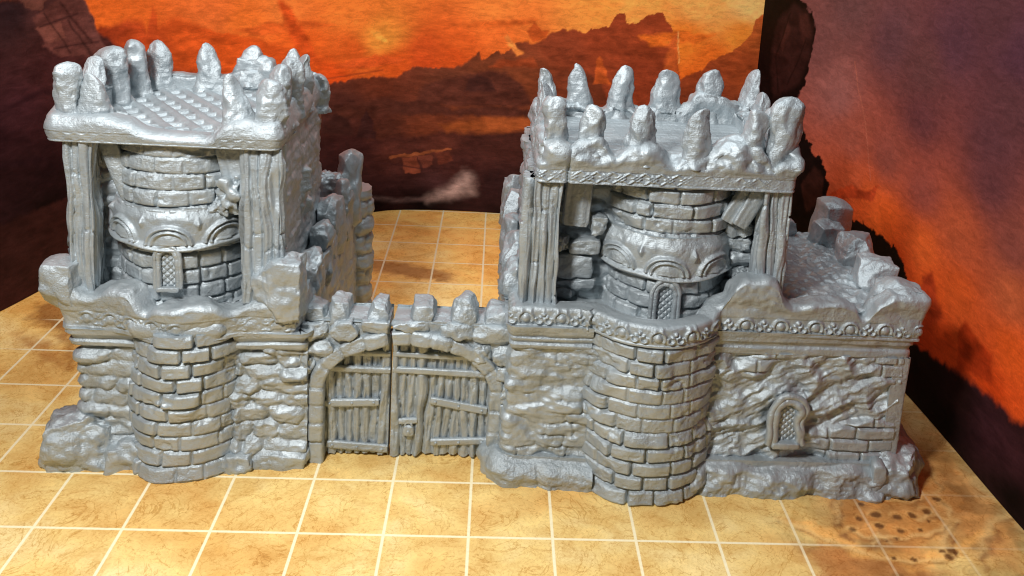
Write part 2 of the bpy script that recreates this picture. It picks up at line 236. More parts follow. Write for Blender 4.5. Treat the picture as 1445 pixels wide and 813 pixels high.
def wornwall(seed, bw=.36, bh=.165, amp=.05):
    def f(S, Z, X, Y):
        wx = S+.06*vn(S*3, Z*3, 0, seed+2); wz = Z+.03*vn(S*3, Z*3.5, 2, seed+3)
        h, r = bricks(wx, wz, bw, bh, seed, .0, .035, .8)
        m = sst(-.35, .15, fbm(S*1.7, Z*2.2, 3, 3, seed+11))
        n = fbm(S*3.6, Z*6, 0, 4, seed+8)*amp
        cut = np.clip(ridged(S*2.3+Z*.8, Z*5.2, 5, 3, seed+4)-.15, 0, 1)*-.075
        return h*.042*m+n+cut+.03
    return f

def lava(seed, amp=.09):
    def f(S, Z, X, Y):
        u = S*.85+Z*.5; v = Z*.9-S*.42
        w = fbm(S*2, Z*2, 0, 2, seed+3)
        n = ridged(u*2.2+w*.5, v*5.5+w*.7, 1, 3, seed)*amp
        n = n+fbm(S*6, Z*7, 2, 3, seed+7)*amp*.55
        h, r = bricks(S, Z, .44, .18, seed+5)
        m = sst(.05, .3, fbm(S*1.3, Z*1.6, 8, 2, seed+9)+.7*sst(1.2, 2.3, S)*(1-sst(.75, 1.2, Z))+.3*sst(2.0, 2.3, S))
        return n*(1-m)+(h*.05+fbm(S*9, Z*9, 0, 2, seed)*.012+.03)*m
    return f

def boulderstrip(seed, h0=.38, amp=.07):
    def f(S, Z, X, Y):
        t = np.clip(Z/h0, 0, 1)
        hh = h0*(.86+.14*vn(S*3.3, 0, 0, seed+9)); t = np.clip(Z/hh, 0, 1)
        prof = np.sqrt(np.clip(1-np.clip((t-.3)/.7, 0, 1)**2, 0, 1))*.15
        w = S+.12*vn(S*2.5, Z*4, 0, seed+4)+.12*Z
        c = np.abs(vn(w*3.0, 0, 0, seed))
        n = (np.sqrt(np.clip(c*1.6, 0, 1))-.55)*amp*1.5
        n = n+fbm(S*4, Z*5, 0, 4, seed+5)*amp*1.5+(ridged(S*3, Z*4.5, 3, 3, seed+6)-.35)*amp*.7
        return prof+n*np.clip(prof*8, 0, 1)
    return f

def wood(seed, planks=4, width=1.0, amp=.02):
    def f(S, Z, X, Y):
        w = S+.03*vn(S*2.5, Z*1.3, 0, seed)+.02*vn(S*6, Z*3.1, 3, seed+6)
        g = ridged(w*12, Z*.9, 0, 2, seed+1)
        fine = vn(w*34, Z*2.4, 1, seed+2)
        k = np.floor(w/width*planks); pl = (w/width*planks) % 1
        dg = np.minimum(pl, 1-pl)*width/planks
        gap = np.clip(dg/.022, 0, 1); gap = np.sqrt(gap)
        step = (h01(k, 0, 0, seed)-.5)*.05
        zc = 2.5+h01(k, 1, 0, seed)*1.6+.05*vn(w*9, 0, 0, seed+4)
        crack = np.exp(-((Z-zc)/.012)**2)*-.03
        split = np.clip(vn(w*9, Z*1.6, 4, seed+8)-.45, 0, 1)*-.10
        return (g*.9+fine*.5)*amp+(gap-1)*.055+step+crack+split
    return f

def moulding(levels, seed=0):
    zz = np.array([l[0] for l in levels]); hh = np.array([l[1] for l in levels])
    def f(S, Z, X, Y):
        zw = Z+.012*vn(S*1.5, 0, 0, seed)
        return np.interp(zw, zz, hh)+.007*vn(S*5, Z*22, 0, seed+1)+.010*np.clip(vn(S*4, Z*9, 4, seed+6)-.25, 0, 1)*-2
    return f

def scrolls(z0, z1, pitch, seed, amp=.03, wear=0.0):
    zc = (z0+z1)/2; hh = (z1-z0)/2
    def f(S, Z, X, Y):
        k = np.floor(S/pitch); u = S-(k+.5)*pitch; v = Z-zc
        d = np.hypot(u, v*1.0)
        bead = np.sqrt(np.clip(1-(d/(hh*.52))**2, 0, 1))*1.1
        ring = np.exp(-((d-hh*.82)/(hh*.13))**2)*(v > -hh*.45)
        u2 = (S % pitch); u2 = np.where(u2 > pitch/2, u2-pitch, u2)
        d2 = np.hypot(np.abs(u2)-pitch*.13, v+hh*.22)
        curl = np.exp(-((d2-hh*.40)/(hh*.12))**2)*((np.abs(u2) < pitch*.13) | (v < 0))
        d3 = np.hypot(u2, v-hh*.45); dot = np.sqrt(np.clip(1-(d3/(hh*.24))**2, 0, 1))
        edge = sst(z0, z0+.02, Z)*(1-sst(z1-.015, z1, Z))
        g = np.maximum.reduce([bead, ring, curl, dot])
        wr = 1 if wear == 0 else np.clip(.5+fbm(S*2, Z*2, 0, 2, seed+3)*1.6, 0, 1)
        return (g*amp*wr-.012)*edge+fbm(S*6, Z*6, 0, 3, seed)*.012
    return f

def lozenges(z0, z1, pitch, seed, amp=.022):
    zc = (z0+z1)/2; hh = (z1-z0)/2
    def f(S, Z, X, Y):
        tw = pitch*(1+0*S)
        u = (S % tw)-tw/2; v = (Z-zc)/hh*pitch/2
        a = np.exp(-((np.abs(u)-np.abs(v))/.015)**2)
        d = np.abs(np.abs(u)+np.abs(v)-pitch*.27); b = np.exp(-(d/.014)**2)
        k = (np.abs(v) < pitch/2)
        wear = np.clip(.75+fbm(S*2.2, Z*2, 0, 2, seed)*1.3, .1, 1)
        return np.maximum(a, b)*amp*k*wear-.010*k+fbm(S*5, Z*5, 0, 3, seed+2)*.012
    return f

def balcony(z0, z1, R, ac, seed):
    """arched frieze round a tower: S is arc length, the middle arch sits at S = ac"""
    H = z1-z0
    def f(S, Z, X, Y):
        p = .64; u = S-ac-.05; k = np.round(u/p); u = u-k*p
        t = (Z-z0)/H
        zz = Z-(z0+.13+.025*np.sin(S*3.1))
        d = np.hypot(u, zz*1.12)
        up = zz > -.01
        r1 = np.exp(-((d-.245)/.020)**2)*up; r2 = np.exp(-((d-.185)/.017)**2)*up
        dome = np.clip(1-(d/.17)**2, 0, 1)*up*.8
        uu = np.abs(np.abs(u)-p/2); dm = np.clip(1-(uu/.055+np.abs(zz-.25)/.10), 0, 1)*1.2
        g = np.maximum.reduce([r1, r2, dome*.9, dm])*.055
        lip = np.exp(-((Z-(z0+.07+.03*np.sin(S*3.1)+.015*np.sin(S*7)))/.038)**2)*.065
        shape = .045*sst(z0, z0+.05, Z)-.05*sst(.75, 1.0, t)+.015*np.sin(t*PI)
        top = fbm(S*4, Z*4, 0, 3, seed)*.028
        return g+lip+shape+top*sst(.3, .8, t)+top*.3
    return f

# ------------------------------------------------------------------ stones
def cubesphere(n):
    V = []; Q = []; base = 0
    a = np.linspace(-1, 1, n)
    for ax in range(3):
        for sg in (-1, 1):
            U, W = np.meshgrid(a, a, indexing='ij'); P = np.zeros((n, n, 3))
            P[..., ax] = sg; P[..., (ax+1) % 3] = U*sg; P[..., (ax+2) % 3] = W
            V.append(P.reshape(-1, 3)); Q.append(gridq(n, n)+base); base += n*n
    V = np.vstack(V); Q = np.vstack(Q)
    key = np.round(V*1e5).astype(np.int64); u, first, inv = np.unique(key, axis=0, return_index=True, return_inverse=True)
    return V[first], inv.ravel()[Q]
_CS = {}
def rock(mb, c, half, seed, rnd=.4, amp=.07, n=12, rot=0, tilt=(0, 0), freq=1.3, taper=0.0, facet=0.0):
    if n not in _CS: _CS[n] = cubesphere(n)
    V, Q = _CS[n]
    D = V/np.linalg.norm(V, axis=1, keepdims=True)
    P = V*(1-rnd)+D*rnd*1.15
    if taper: P = P*np.stack([1-taper*(P[:, 2]*.5+.5)]*2+[np.ones(len(P))], -1)
    k = np.array(half)
    W = P*k
    q = W/max(half)*freq+seed*3.7
    d = fbm(q[:, 0], q[:, 1], q[:, 2], 4, seed)
    if facet:                                             # cut by random planes so that it reads as hewn
        for i in range(7):
            a = np.array([h01(i, 1, 0, seed), h01(i, 2, 0, seed), h01(i, 3, 0, seed)])*2-1; a /= np.linalg.norm(a)
            e = P@a; lim = 1.0+.12*h01(i, 4, 0, seed)-facet*.35
            P = P-np.clip(e-lim, 0, 9)[:, None]*a*.9
        W = P*k
    W = W+D*(d*amp*2)[:, None]
    M = Matrix.Rotation(rot, 3, 'Z') @ Matrix.Rotation(tilt[0], 3, 'X') @ Matrix.Rotation(tilt[1], 3, 'Y')
    W = W@np.array(M).T
    mb.add(W+np.array(c), Q)

def spire(mb, x, y, z0, z1, w, seed, point=.6, lean=(0, 0), dpt=None, base=1.35, rot=0):
    n, m = 44, 44; point = point*.72
    t = np.linspace(0, 1, m); th = np.linspace(0, 2*PI, n, endpoint=False)
    T, A = np.meshgrid(t, th, indexing='ij')
    foot = 1+(base-1)*np.exp(-(T/.2)**2)
    capt = .74-.24*point
    q = np.clip((T-capt)/(1-capt), 0, 1)
    tp = (.10+.42*point)*sst(.05, 1.0, T)
    cap = (1-tp)*np.where(T < capt, 1, np.sqrt(np.clip(1-q**(3.2-.9*point), 0, 1))*(1-.08*point*q))
    sup = (np.abs(np.cos(A+rot))**3+np.abs(np.sin(A+rot))**3)**(-1/3)
    R = foot*cap*sup
    X = np.cos(A)*R*.5; Y = np.sin(A)*R*.5; H = (z1-z0)/w
    Z = T*H
    # weathered: big dents, then hewn facets, then fine pitting
    sd = seed*5.13
    d = fbm(X*2.1+sd, Y*2.1-sd, Z*1.2+sd, 2, seed)
    X = X*(1+d*.34); Y = Y*(1+d*.34)
    for i in range(6):
        a = h01(i, 1, 0, seed)*2*PI; el = (h01(i, 2, 0, seed)-.35)*.9; zc = h01(i, 5, 0, seed)*H
        nx, ny, nz = math.cos(a)*math.cos(el), math.sin(a)*math.cos(el), math.sin(el)
        lim = .43+.08*h01(i, 3, 0, seed)
        e = X*nx+Y*ny+(Z-zc)*nz-lim
        e = np.clip(e, 0, 1)*sst(0, .25, T)*.6
        X = X-e*nx; Y = Y-e*ny; Z = Z-e*nz*.15
    r = ridged(X*3.1+sd, Y*3.1, Z*2.2, 3, seed+3); f = fbm(X*7+sd, Y*7, Z*6, 2, seed+5)
    k = 1+(r-.3)*.17+f*.05; X = X*k; Y = Y*k
    bx = vn(seed*3.3, 0, T*2.6, seed+8)*.16; by = vn(seed*2.3, 0, T*2.6, seed+9)*.16
    P = np.stack([x+(X+bx*T)*w+lean[0]*T, y+(Y+by*T)*(dpt or w)+lean[1]*T, z0+Z*w], -1)
    mb.add(P.reshape(-1, 3), gridq_t(m, n))

def gridq_t(m, n):
    i = np.arange(m-1); j = np.arange(n); I, J = np.meshgrid(i, j, indexing='ij'); J2 = (J+1) % n
    return np.stack([I*n+J, I*n+J2, (I+1)*n+J2, (I+1)*n+J], -1).reshape(-1, 4)

def tube(mb, pts, r, n=10):
    p = np.array(pts, float); m = len(p); t = np.gradient(p, axis=0); t /= np.linalg.norm(t, axis=1, keepdims=True)
    up = np.array([0, 1.0, 0]); a = np.cross(t, up); a /= np.maximum(np.linalg.norm(a, axis=1, keepdims=True), 1e-6); b = np.cross(t, a)
    th = np.linspace(0, 2*PI, n, endpoint=False)
    rr = np.broadcast_to(np.asarray(r, float), (m,))[:, None, None]
    P = p[:, None]+(a[:, None]*np.cos(th)[None, :, None]+b[:, None]*np.sin(th)[None, :, None])*rr
    mb.add(P.reshape(-1, 3), gridq_t(m, n))

def plank(mb, p0, p1, w, th, seed, amp=.012, y=None):
    """a squared, grained board between two points of the plane facing the viewer"""
    p0 = np.array(p0, float); p1 = np.array(p1, float); L = np.linalg.norm(p1-p0); t = (p1-p0)/L
    yv = np.array([0, 1.0, 0]); u = np.cross(t, yv); u /= np.linalg.norm(u); v = np.cross(u, t)
    m = max(8, int(L/.025)); ring = fillet([(-w/2, -th/2), (w/2, -th/2), (w/2, th/2), (-w/2, th/2)], .02, True)
    rp = Path(ring, .015, True); n = len(rp.s)
    T, S = np.meshgrid(np.linspace(0, L, m), rp.s, indexing='ij')
    wv = S+.02*vn(S*3, T*1.5, 0, seed)
    h = (ridged(wv*11, T*1.1, seed, 2, seed)*.7+vn(wv*30, T*2, seed, seed+4)*.4)*amp
    e = 1-.12*np.exp(-(T/.03)**2)-.12*np.exp(-((L-T)/.03)**2)
    A = (rp.xy[None, :, 0]+rp.n[None, :, 0]*h)*e; B = (rp.xy[None, :, 1]+rp.n[None, :, 1]*h)*e
    P = p0+T[..., None]*t+A[..., None]*u+B[..., None]*v
    mb.add(P.reshape(-1, 3), gridq_t(m, n))
    for k in (0, m-1):
        c = P[k].mean(0); i = np.arange(n); mb.add(np.vstack([P[k], c]), None, np.stack([i, (i+1) % n, np.full(n, n)], -1))

def floorsheet(mb, x0, x1, y0, y1, z, hf, d=.022):
    xs = np.linspace(x0, x1, int((x1-x0)/d)+1); ys = np.linspace(y0, y1, int((y1-y0)/d)+1)
    X, Y = np.meshgrid(xs, ys, indexing='ij'); P = np.stack([X, Y, z+hf(X, Y)], -1)
    sheet(mb, P, False, [np.broadcast_to(np.array([0, 0, -.15]), P.shape)])

# ------------------------------------------------------------------ materials
def nodes(name):
    m = bpy.data.materials.new(name); m.use_nodes = True
    nt = m.node_tree; b = nt.nodes['Principled BSDF']
    return m, nt, b

def plastic():
    m, nt, b = nodes('silver_plastic'); N, L = nt.nodes, nt.links
    geo = N.new('ShaderNodeNewGeometry')
    no = N.new('ShaderNodeTexNoise'); no.inputs['Scale'].default_value = 3.0; no.inputs['Detail'].default_value = 4
    L.new(geo.outputs['Position'], no.inputs['Vector'])
    cr = N.new('ShaderNodeValToRGB')
    cr.color_ramp.elements[0].position = .3; cr.color_ramp.elements[0].color = (*PL0, 1)
    cr.color_ramp.elements[1].position = .7; cr.color_ramp.elements[1].color = (*PL1, 1)
    L.new(no.outputs['Fac'], cr.inputs['Fac']); L.new(cr.outputs['Color'], b.inputs['Base Color'])
    b.inputs['Metallic'].default_value = PL_MET
    rr = N.new('ShaderNodeMapRange'); rr.inputs['To Min'].default_value = PL_R0; rr.inputs['To Max'].default_value = PL_R1
    n2 = N.new('ShaderNodeTexNoise'); n2.inputs['Scale'].default_value = 7.0; n2.inputs['Detail'].default_value = 3
    L.new(geo.outputs['Position'], n2.inputs['Vector']); L.new(n2.outputs['Fac'], rr.inputs['Value']); L.new(rr.outputs['Result'], b.inputs['Roughness'])
    # printed layers: fine horizontal ridges plus a little surface grain
    wv = N.new('ShaderNodeTexWave'); wv.wave_type = 'BANDS'; wv.bands_direction = 'Z'; wv.inputs['Scale'].default_value = 13.0
    wv.inputs['Distortion'].default_value = .5; wv.inputs['Detail'].default_value = 1; wv.inputs['Detail Scale'].default_value = .4
    L.new(geo.outputs['Position'], wv.inputs['Vector'])
    n3 = N.new('ShaderNodeTexNoise'); n3.inputs['Scale'].default_value = 36.0; n3.inputs['Detail'].default_value = 5
    L.new(geo.outputs['Position'], n3.inputs['Vector'])
    mx = N.new('ShaderNodeMath'); mx.operation = 'MULTIPLY_ADD'; mx.inputs[1].default_value = .08
    L.new(wv.outputs['Fac'], mx.inputs[0]); L.new(n3.outputs['Fac'], mx.inputs[2])
    # worn, chipped casting texture, stronger in some places than others
    n4 = N.new('ShaderNodeTexNoise'); n4.inputs['Scale'].default_value = 11.0; n4.inputs['Detail'].default_value = 7; n4.inputs['Roughness'].default_value = .62
    L.new(geo.outputs['Position'], n4.inputs['Vector'])
    n5 = N.new('ShaderNodeTexNoise'); n5.inputs['Scale'].default_value = 1.7; n5.inputs['Detail'].default_value = 2; L.new(geo.outputs['Position'], n5.inputs['Vector'])
    ms = N.new('ShaderNodeMapRange'); ms.inputs['From Min'].default_value = .35; ms.inputs['From Max'].default_value = .65; ms.inputs['To Min'].default_value = .25; ms.inputs['To Max'].default_value = .8
    L.new(n5.outputs['Fac'], ms.inputs['Value'])
    b0 = N.new('ShaderNodeBump'); b0.inputs['Distance'].default_value = .05; L.new(ms.outputs['Result'], b0.inputs['Strength']); L.new(n4.outputs['Fac'], b0.inputs['Height'])
    bp = N.new('ShaderNodeBump'); L.new(b0.outputs['Normal'], bp.inputs['Normal']); bp.inputs['Strength'].default_value = .36; bp.inputs['Distance'].default_value = .012
    L.new(mx.outputs[0], bp.inputs['Height']); L.new(bp.outputs['Normal'], b.inputs['Normal'])
    return m

def printed(name, rough, spec, weave):
    m, nt, b = nodes(name); N, L = nt.nodes, nt.links
    at = N.new('ShaderNodeVertexColor'); at.layer_name = 'print'
    tc = N.new('ShaderNodeTexCoord')
    mp = N.new('ShaderNodeMapping'); mp.inputs['Scale'].default_value = (2.2, 2.2, 7.0); L.new(tc.outputs['Object'], mp.inputs['Vector'])
    no = N.new('ShaderNodeTexNoise'); no.inputs['Scale'].default_value = 1.6; no.inputs['Detail'].default_value = 7; no.inputs['Roughness'].default_value = .65; no.inputs['Distortion'].default_value = 1.2
    L.new(mp.outputs['Vector'], no.inputs['Vector'])
    mr = N.new('ShaderNodeMapRange'); mr.inputs['From Min'].default_value = .3; mr.inputs['From Max'].default_value = .7; mr.inputs['To Min'].default_value = .78; mr.inputs['To Max'].default_value = 1.22
    L.new(no.outputs['Fac'], mr.inputs['Value'])
    n2 = N.new('ShaderNodeTexNoise'); n2.inputs['Scale'].default_value = weave; n2.inputs['Detail'].default_value = 2; L.new(tc.outputs['Object'], n2.inputs['Vector'])
    m2 = N.new('ShaderNodeMapRange'); m2.inputs['To Min'].default_value = .82; m2.inputs['To Max'].default_value = 1.18; L.new(n2.outputs['Fac'], m2.inputs['Value'])
    mu = N.new('ShaderNodeMath'); mu.operation = 'MULTIPLY'; L.new(mr.outputs['Result'], mu.inputs[0]); L.new(m2.outputs['Result'], mu.inputs[1])
    vm = N.new('ShaderNodeVectorMath'); vm.operation = 'SCALE'; L.new(at.outputs['Color'], vm.inputs[0]); L.new(mu.outputs[0], vm.inputs['Scale'])
    L.new(vm.outputs['Vector'], b.inputs['Base Color'])
    b.inputs['Roughness'].default_value = rough; b.inputs['Specular IOR Level'].default_value = spec
    return m

def mat_material():
    m, nt, b = nodes('printed_vinyl'); N, L = nt.nodes, nt.links
    at = N.new('ShaderNodeVertexColor'); at.layer_name = 'print'
    tc = N.new('ShaderNodeTexCoord')
    def noise(scale, detail, dist=0, rough=.55, vec=None):
        n = N.new('ShaderNodeTexNoise'); n.inputs['Scale'].default_value = scale; n.inputs['Detail'].default_value = detail
        n.inputs['Distortion'].default_value = dist; n.inputs['Roughness'].default_value = rough
        L.new(vec or tc.outputs['Object'], n.inputs['Vector']); return n.outputs['Fac']
    def rng(v, a, bb, c, d):
        r = N.new('ShaderNodeMapRange'); r.inputs['From Min'].default_value = a; r.inputs['From Max'].default_value = bb
        r.inputs['To Min'].default_value = c; r.inputs['To Max'].default_value = d; L.new(v, r.inputs['Value']); return r.outputs['Result']
    def mth(op, a, c):
        n = N.new('ShaderNodeMath'); n.operation = op
        for i, k in enumerate((a, c)):
            if isinstance(k, (int, float)): n.inputs[i].default_value = k
            else: L.new(k, n.inputs[i])
        return n.outputs[0]
    def absn(v): return mth('ABSOLUTE', v, 0)
    # fine dark swirling veins like the grain of parchment rock
    a = noise(1.1, 5, 2.4); v1 = rng(absn(mth('SUBTRACT', a, .5)), 0, .012, .76, 1)
    c = noise(2.3, 6, 3.2); v2 = rng(absn(mth('SUBTRACT', c, .47)), 0, .014, .80, 1)
    e = noise(5.5, 5, 2.0); v3 = rng(absn(mth('SUBTRACT', e, .5)), 0, .020, .86, 1)
    f = noise(1.4, 6, 1.5); v4 = rng(f, .3, .7, .86, 1.14)
    g = noise(26, 3, .4); v5 = rng(g, .25, .75, .93, 1.07)
    k = mth('MULTIPLY', mth('MULTIPLY', mth('MULTIPLY', v1, v2), mth('MULTIPLY', v3, v4)), v5)
    vm = N.new('ShaderNodeVectorMath'); vm.operation = 'SCALE'; L.new(at.outputs['Color'], vm.inputs[0]); L.new(k, vm.inputs['Scale'])
    hs = N.new('ShaderNodeMix'); hs.data_type = 'RGBA'; hs.blend_type = 'MULTIPLY'; hs.inputs[0].default_value = 1
    wm = N.new('ShaderNodeValToRGB'); wm.color_ramp.elements[0].color = (1, .82, .60, 1); wm.color_ramp.elements[1].color = (1, 1.0, 1.0, 1)
    wm.color_ramp.elements[0].position = .78; wm.color_ramp.elements[1].position = 1.0
    L.new(k, wm.inputs['Fac']); L.new(vm.outputs['Vector'], hs.inputs[6]); L.new(wm.outputs['Color'], hs.inputs[7])
    # one inch grid
    sx = N.new('ShaderNodeSeparateXYZ'); L.new(tc.outputs['Object'], sx.inputs[0])
    def line(o, w):
        fr = mth('FRACT', mth('ADD', o, 100.5), 0); d = absn(mth('SUBTRACT', fr, .5)); return rng(d, w*.75, w*1.25, 1, 0)
    ln = mth('MAXIMUM', line(sx.outputs['X'], .0175), line(sx.outputs['Y'], .0175))
    ln = mth('MULTIPLY', ln, at.outputs['Alpha']); ln = mth('MULTIPLY', ln, rng(g, .2, .7, .72, 1))
    mx = N.new('ShaderNodeMix'); mx.data_type = 'RGBA'; L.new(ln, mx.inputs[0]); L.new(hs.outputs[2], mx.inputs[6]); mx.inputs[7].default_value = MAT_LINE
    L.new(mx.outputs[2], b.inputs['Base Color'])
    b.inputs['Roughness'].default_value = .5; b.inputs['Specular IOR Level'].default_value = .3
    bp = N.new('ShaderNodeBump'); bp.inputs['Strength'].default_value = .12; bp.inputs['Distance'].default_value = .01; L.new(g, bp.inputs['Height']); L.new(bp.outputs['Normal'], b.inputs['Normal'])
    return m

PL0 = (.36, .37, .38); PL1 = (.43, .44, .45); PL_MET = .30; PL_R0 = .36; PL_R1 = .52
MAT_LINE = (.86, .72, .42, 1)
GA = 1.0; GB = 1.0; GM = .85
WCOL = (.88, .95, 1, 1); WSTR = .06; EXPO = 0
LAMPS = [('key_lamp', (0.3, -6.8, 11.8), (5.0, 2, 1), (1.8, 1.5), 2120, (1, .985, .965)), ('ceiling_lamp', (5.5, 3.0, 14), (5.5, 3.5, 0), (5, 4), 760, (.94, .98, 1))]
PL0 = (.345, .39, .415); PL1 = (.435, .485, .51); PL_MET = .46; PL_R0 = .42; PL_R1 = .57
GA = 1.12; GB = 1.3; GM = .88
MAT_LINE = (.93, .84, .57, 1)

PLASTIC = plastic()

# ------------------------------------------------------------------ things
def tag(o, label, cat, group=None, kind=None):
    if label: o['label'] = label
    if cat: o['category'] = cat
    if group: o['group'] = group
    if kind: o['kind'] = kind
    return o
def thing(name, label, cat, loc, group=None):
    o = bpy.data.objects.new(name, None); COL.objects.link(o); o.location = loc; o.empty_display_size = .2
    return tag(o, label, cat, group)
def part(name, fn, parent, smooth=True, label=None):
    mb = MB(); fn(mb); o = mb.build(name, PLASTIC, parent, smooth)
    if label: o['label'] = label
    return o

def window(parent, x, y, z0, z1, w, fr=.045, rough=0, seed=1):
    """leaded window: lattice pane with a pointed round arch frame; y is the plane of the frame"""
    r = w/2; zs = z1-r*1.15
    def pane(mb):
        xs = np.linspace(x-r, x+r, 41); zz = np.linspace(0, 1, 61)
        Xg, T = np.meshgrid(xs, zz, indexing='ij')
        top = zs+np.sqrt(np.clip(1-((Xg-x)/r)**2, 0, 1))*r*1.1
        Z = z0+(top-z0)*T
        p = .085; a = ((Xg+Z) % p)/p-.5; b = ((Xg-Z) % p)/p-.5
        hgt = np.sqrt(np.clip(1-(np.maximum(np.abs(a), np.abs(b))/.42)**2, 0, 1))*.022
        P = np.stack([Xg, y+.035-hgt, Z], -1); sheet(mb, P, False, [np.broadcast_to(np.array([0, .06, 0]), P.shape)])
    pn = part('window', pane, parent)
    def frame(mb):
        for k, (rr, dy) in enumerate(((fr, 0), (fr*.8, -.012))):
            q = r+(fr*1.2 if k else 0)
            if k and not rough: continue
            pts = [(x-q, y+dy, z0-.01)]+[(x-q, y+dy, z) for z in np.linspace(z0, zs, 8)[1:]]
            pts += [(x-q*math.cos(a), y+dy, zs+q*1.15*math.sin(a)) for a in np.linspace(0, PI, 25)[1:-1]]
            pts += [(x+q, y+dy, z) for z in np.linspace(zs, z0, 8)]
            pts = np.array(pts); pts[:, 0] += rough*vn(pts[:, 2]*5, k, pts[:, 0]*4, seed); pts[:, 1] += rough*.6*vn(pts[:, 2]*6, k+3, pts[:, 0]*5, seed+1)
            tube(mb, pts, rr*(1+.18*vn(np.arange(len(pts))*.6, 0, 0, seed)), 12)
        rock(mb, (x, y, z0-.02), (r+fr*.8, fr*1.3, fr*.75), seed+3, .3, .006, 10)
    part('window_frame', frame, pn)
    return pn

def wpost(x0, x1, y0, y1, z0, z1, seed, planks=4, bx=0.0):
    def f(mb):
        ring = fillet([(x0, y0), (x1, y0), (x1, y1), (x0, y1)], .03, True)
        ww = x1-x0
        relief(mb, ring, z0, z1, lambda S, Z, X, Y: wood(seed, planks, ww, .026)(S, Z, X, Y)+.045*vn(S*1.2, Z*1.3, 0, seed+7)+.02*vn(S*4, Z*3, 0, seed+9), .010, .022, .1, True)
    return f

# ================================================================== gate (shared by both halves)
GX, GZ, GA_, GB_ = 4.105, 1.08, 1.065, .63          # centre, spring line and half axes of the arch opening
JOIN = 3.88                                          # where the two printed halves meet
def arch_path():
    p = [(GX-GA_, z) for z in np.linspace(0, GZ, 30)]
    p += [(GX-GA_*math.cos(a), GZ+GB_*math.sin(a)) for a in np.linspace(0, PI, 90)[1:-1]]
    p += [(GX+GA_, z) for z in np.linspace(GZ, 0, 30)]
    return p
def gate_arch(xa, xb):
    def f(mb):
        p = Path(arch_path(), .02); n = -p.n                     # outward from the opening
        if n[0][0] > 0: n = -n
        keep = (p.xy[:, 0] >= xa) & (p.xy[:, 0] <= xb)
        s = p.s[keep]; xz = p.xy[keep]; n = n[keep]
        prof = [(0, .30), (0, .20), (0, .10), (.0, .04), (.012, .01), (.035, 0)]+[(r, 0) for r in np.linspace(.06, .16, 7)]+[(.182, .01), (.195, .04), (.20, .16)]
        prof = np.array(prof); m = len(prof)
        R = np.repeat(prof[None, :, 0], len(s), 0); D = np.repeat(prof[None, :, 1], len(s), 0)
        q = .27; k = np.floor(s/q+.2*vn(s*3, 0, 0, 5)); u = (s/q+.2*vn(s*3, 0, 0, 5)) % 1
        gap = np.exp(-(np.minimum(u, 1-u)*q/.014)**2)*.022
        st = (h01(k, 0, 0, 4)-.5)*.018
        N = fbm(s[:, None]*5, R*8, D*5, 3, 11)*.022
        D = D+gap[:, None]*1.2+st[:, None]*1.6+N*1.3+.05*np.clip((R-.10)/.1, 0, 1)*0; R = R+N*.6+gap[:, None]*np.where(R < .1, .5, -.5)
        wide = 1+.25*np.clip(1-xz[:, 1]/1.0, 0, 1)[:, None]*0
        P = np.stack([xz[:, :1]+n[:, :1]*R*wide, 1.31+D, xz[:, 1:]+n[:, 1:]*R], -1)
        sheet(mb, P)
        for e in (0, -1):
            L = P[e]; c = np.array([L[:, 0].mean(), 1.5, L[:, 2].mean()]); i = np.arange(m-1)
            mb.add(np.vstack([L, c]), None, np.stack([i, i+1, np.full(m-1, m)], -1))
    return f
def gate_wall(xa, xb, stones):
    def f(mb):
        xs = np.linspace(xa, xb, int((xb-xa)/.02)+1)
        e = np.clip(1-((xs-GX)/(GA_+.16))**2, 0, 1); lo = np.where(np.abs(xs-GX) < GA_+.16, GZ+(GB_+.15)*np.sqrt(e), 0)
        T = np.linspace(0, 1, 50); X = np.repeat(xs[:, None], 50, 1); Z = lo[:, None]+(2.03-lo[:, None])*T
        Y = 1.40-fbm(X*4, Z*5, 0, 3, 6)*.03
        sheet(mb, np.stack([X, Y, Z], -1))
        sheet(mb, np.stack([X, 1.86+fbm(X*4, Z*5, 7, 3, 6)*.03, Z], -1))
        V = np.linspace(1.38, 1.88, 16); Xt, Yt = np.meshgrid(xs, V, indexing='ij')
        sheet(mb, np.stack([Xt, Yt, 2.03+fbm(Xt*4, Yt*4, 3, 3, 8)*.03-.03*np.abs(Yt-1.63)/.25], -1))
        for xe, idx in ((xa, 0), (xb, -1)):
            z0 = lo[idx]; mb.add([(xe, 1.40, z0), (xe, 1.86, z0), (xe, 1.86, 2.0), (xe, 1.40, 2.0)], [(0, 1, 2, 3)])
        for i, (x, z, w, h) in enumerate(stones):
            x0, x1 = max(x-w/2, xa), min(x+w/2, xb)
            rock(mb, ((x0+x1)/2, 1.41, z), ((x1-x0)/2, .105, h/2*1.0), 31+i+int(x*10), .22, .02, 12, 0, (0, (h01(i, 0, 0, 3)-.5)*.12), 2.0, 0, .35)
    return f
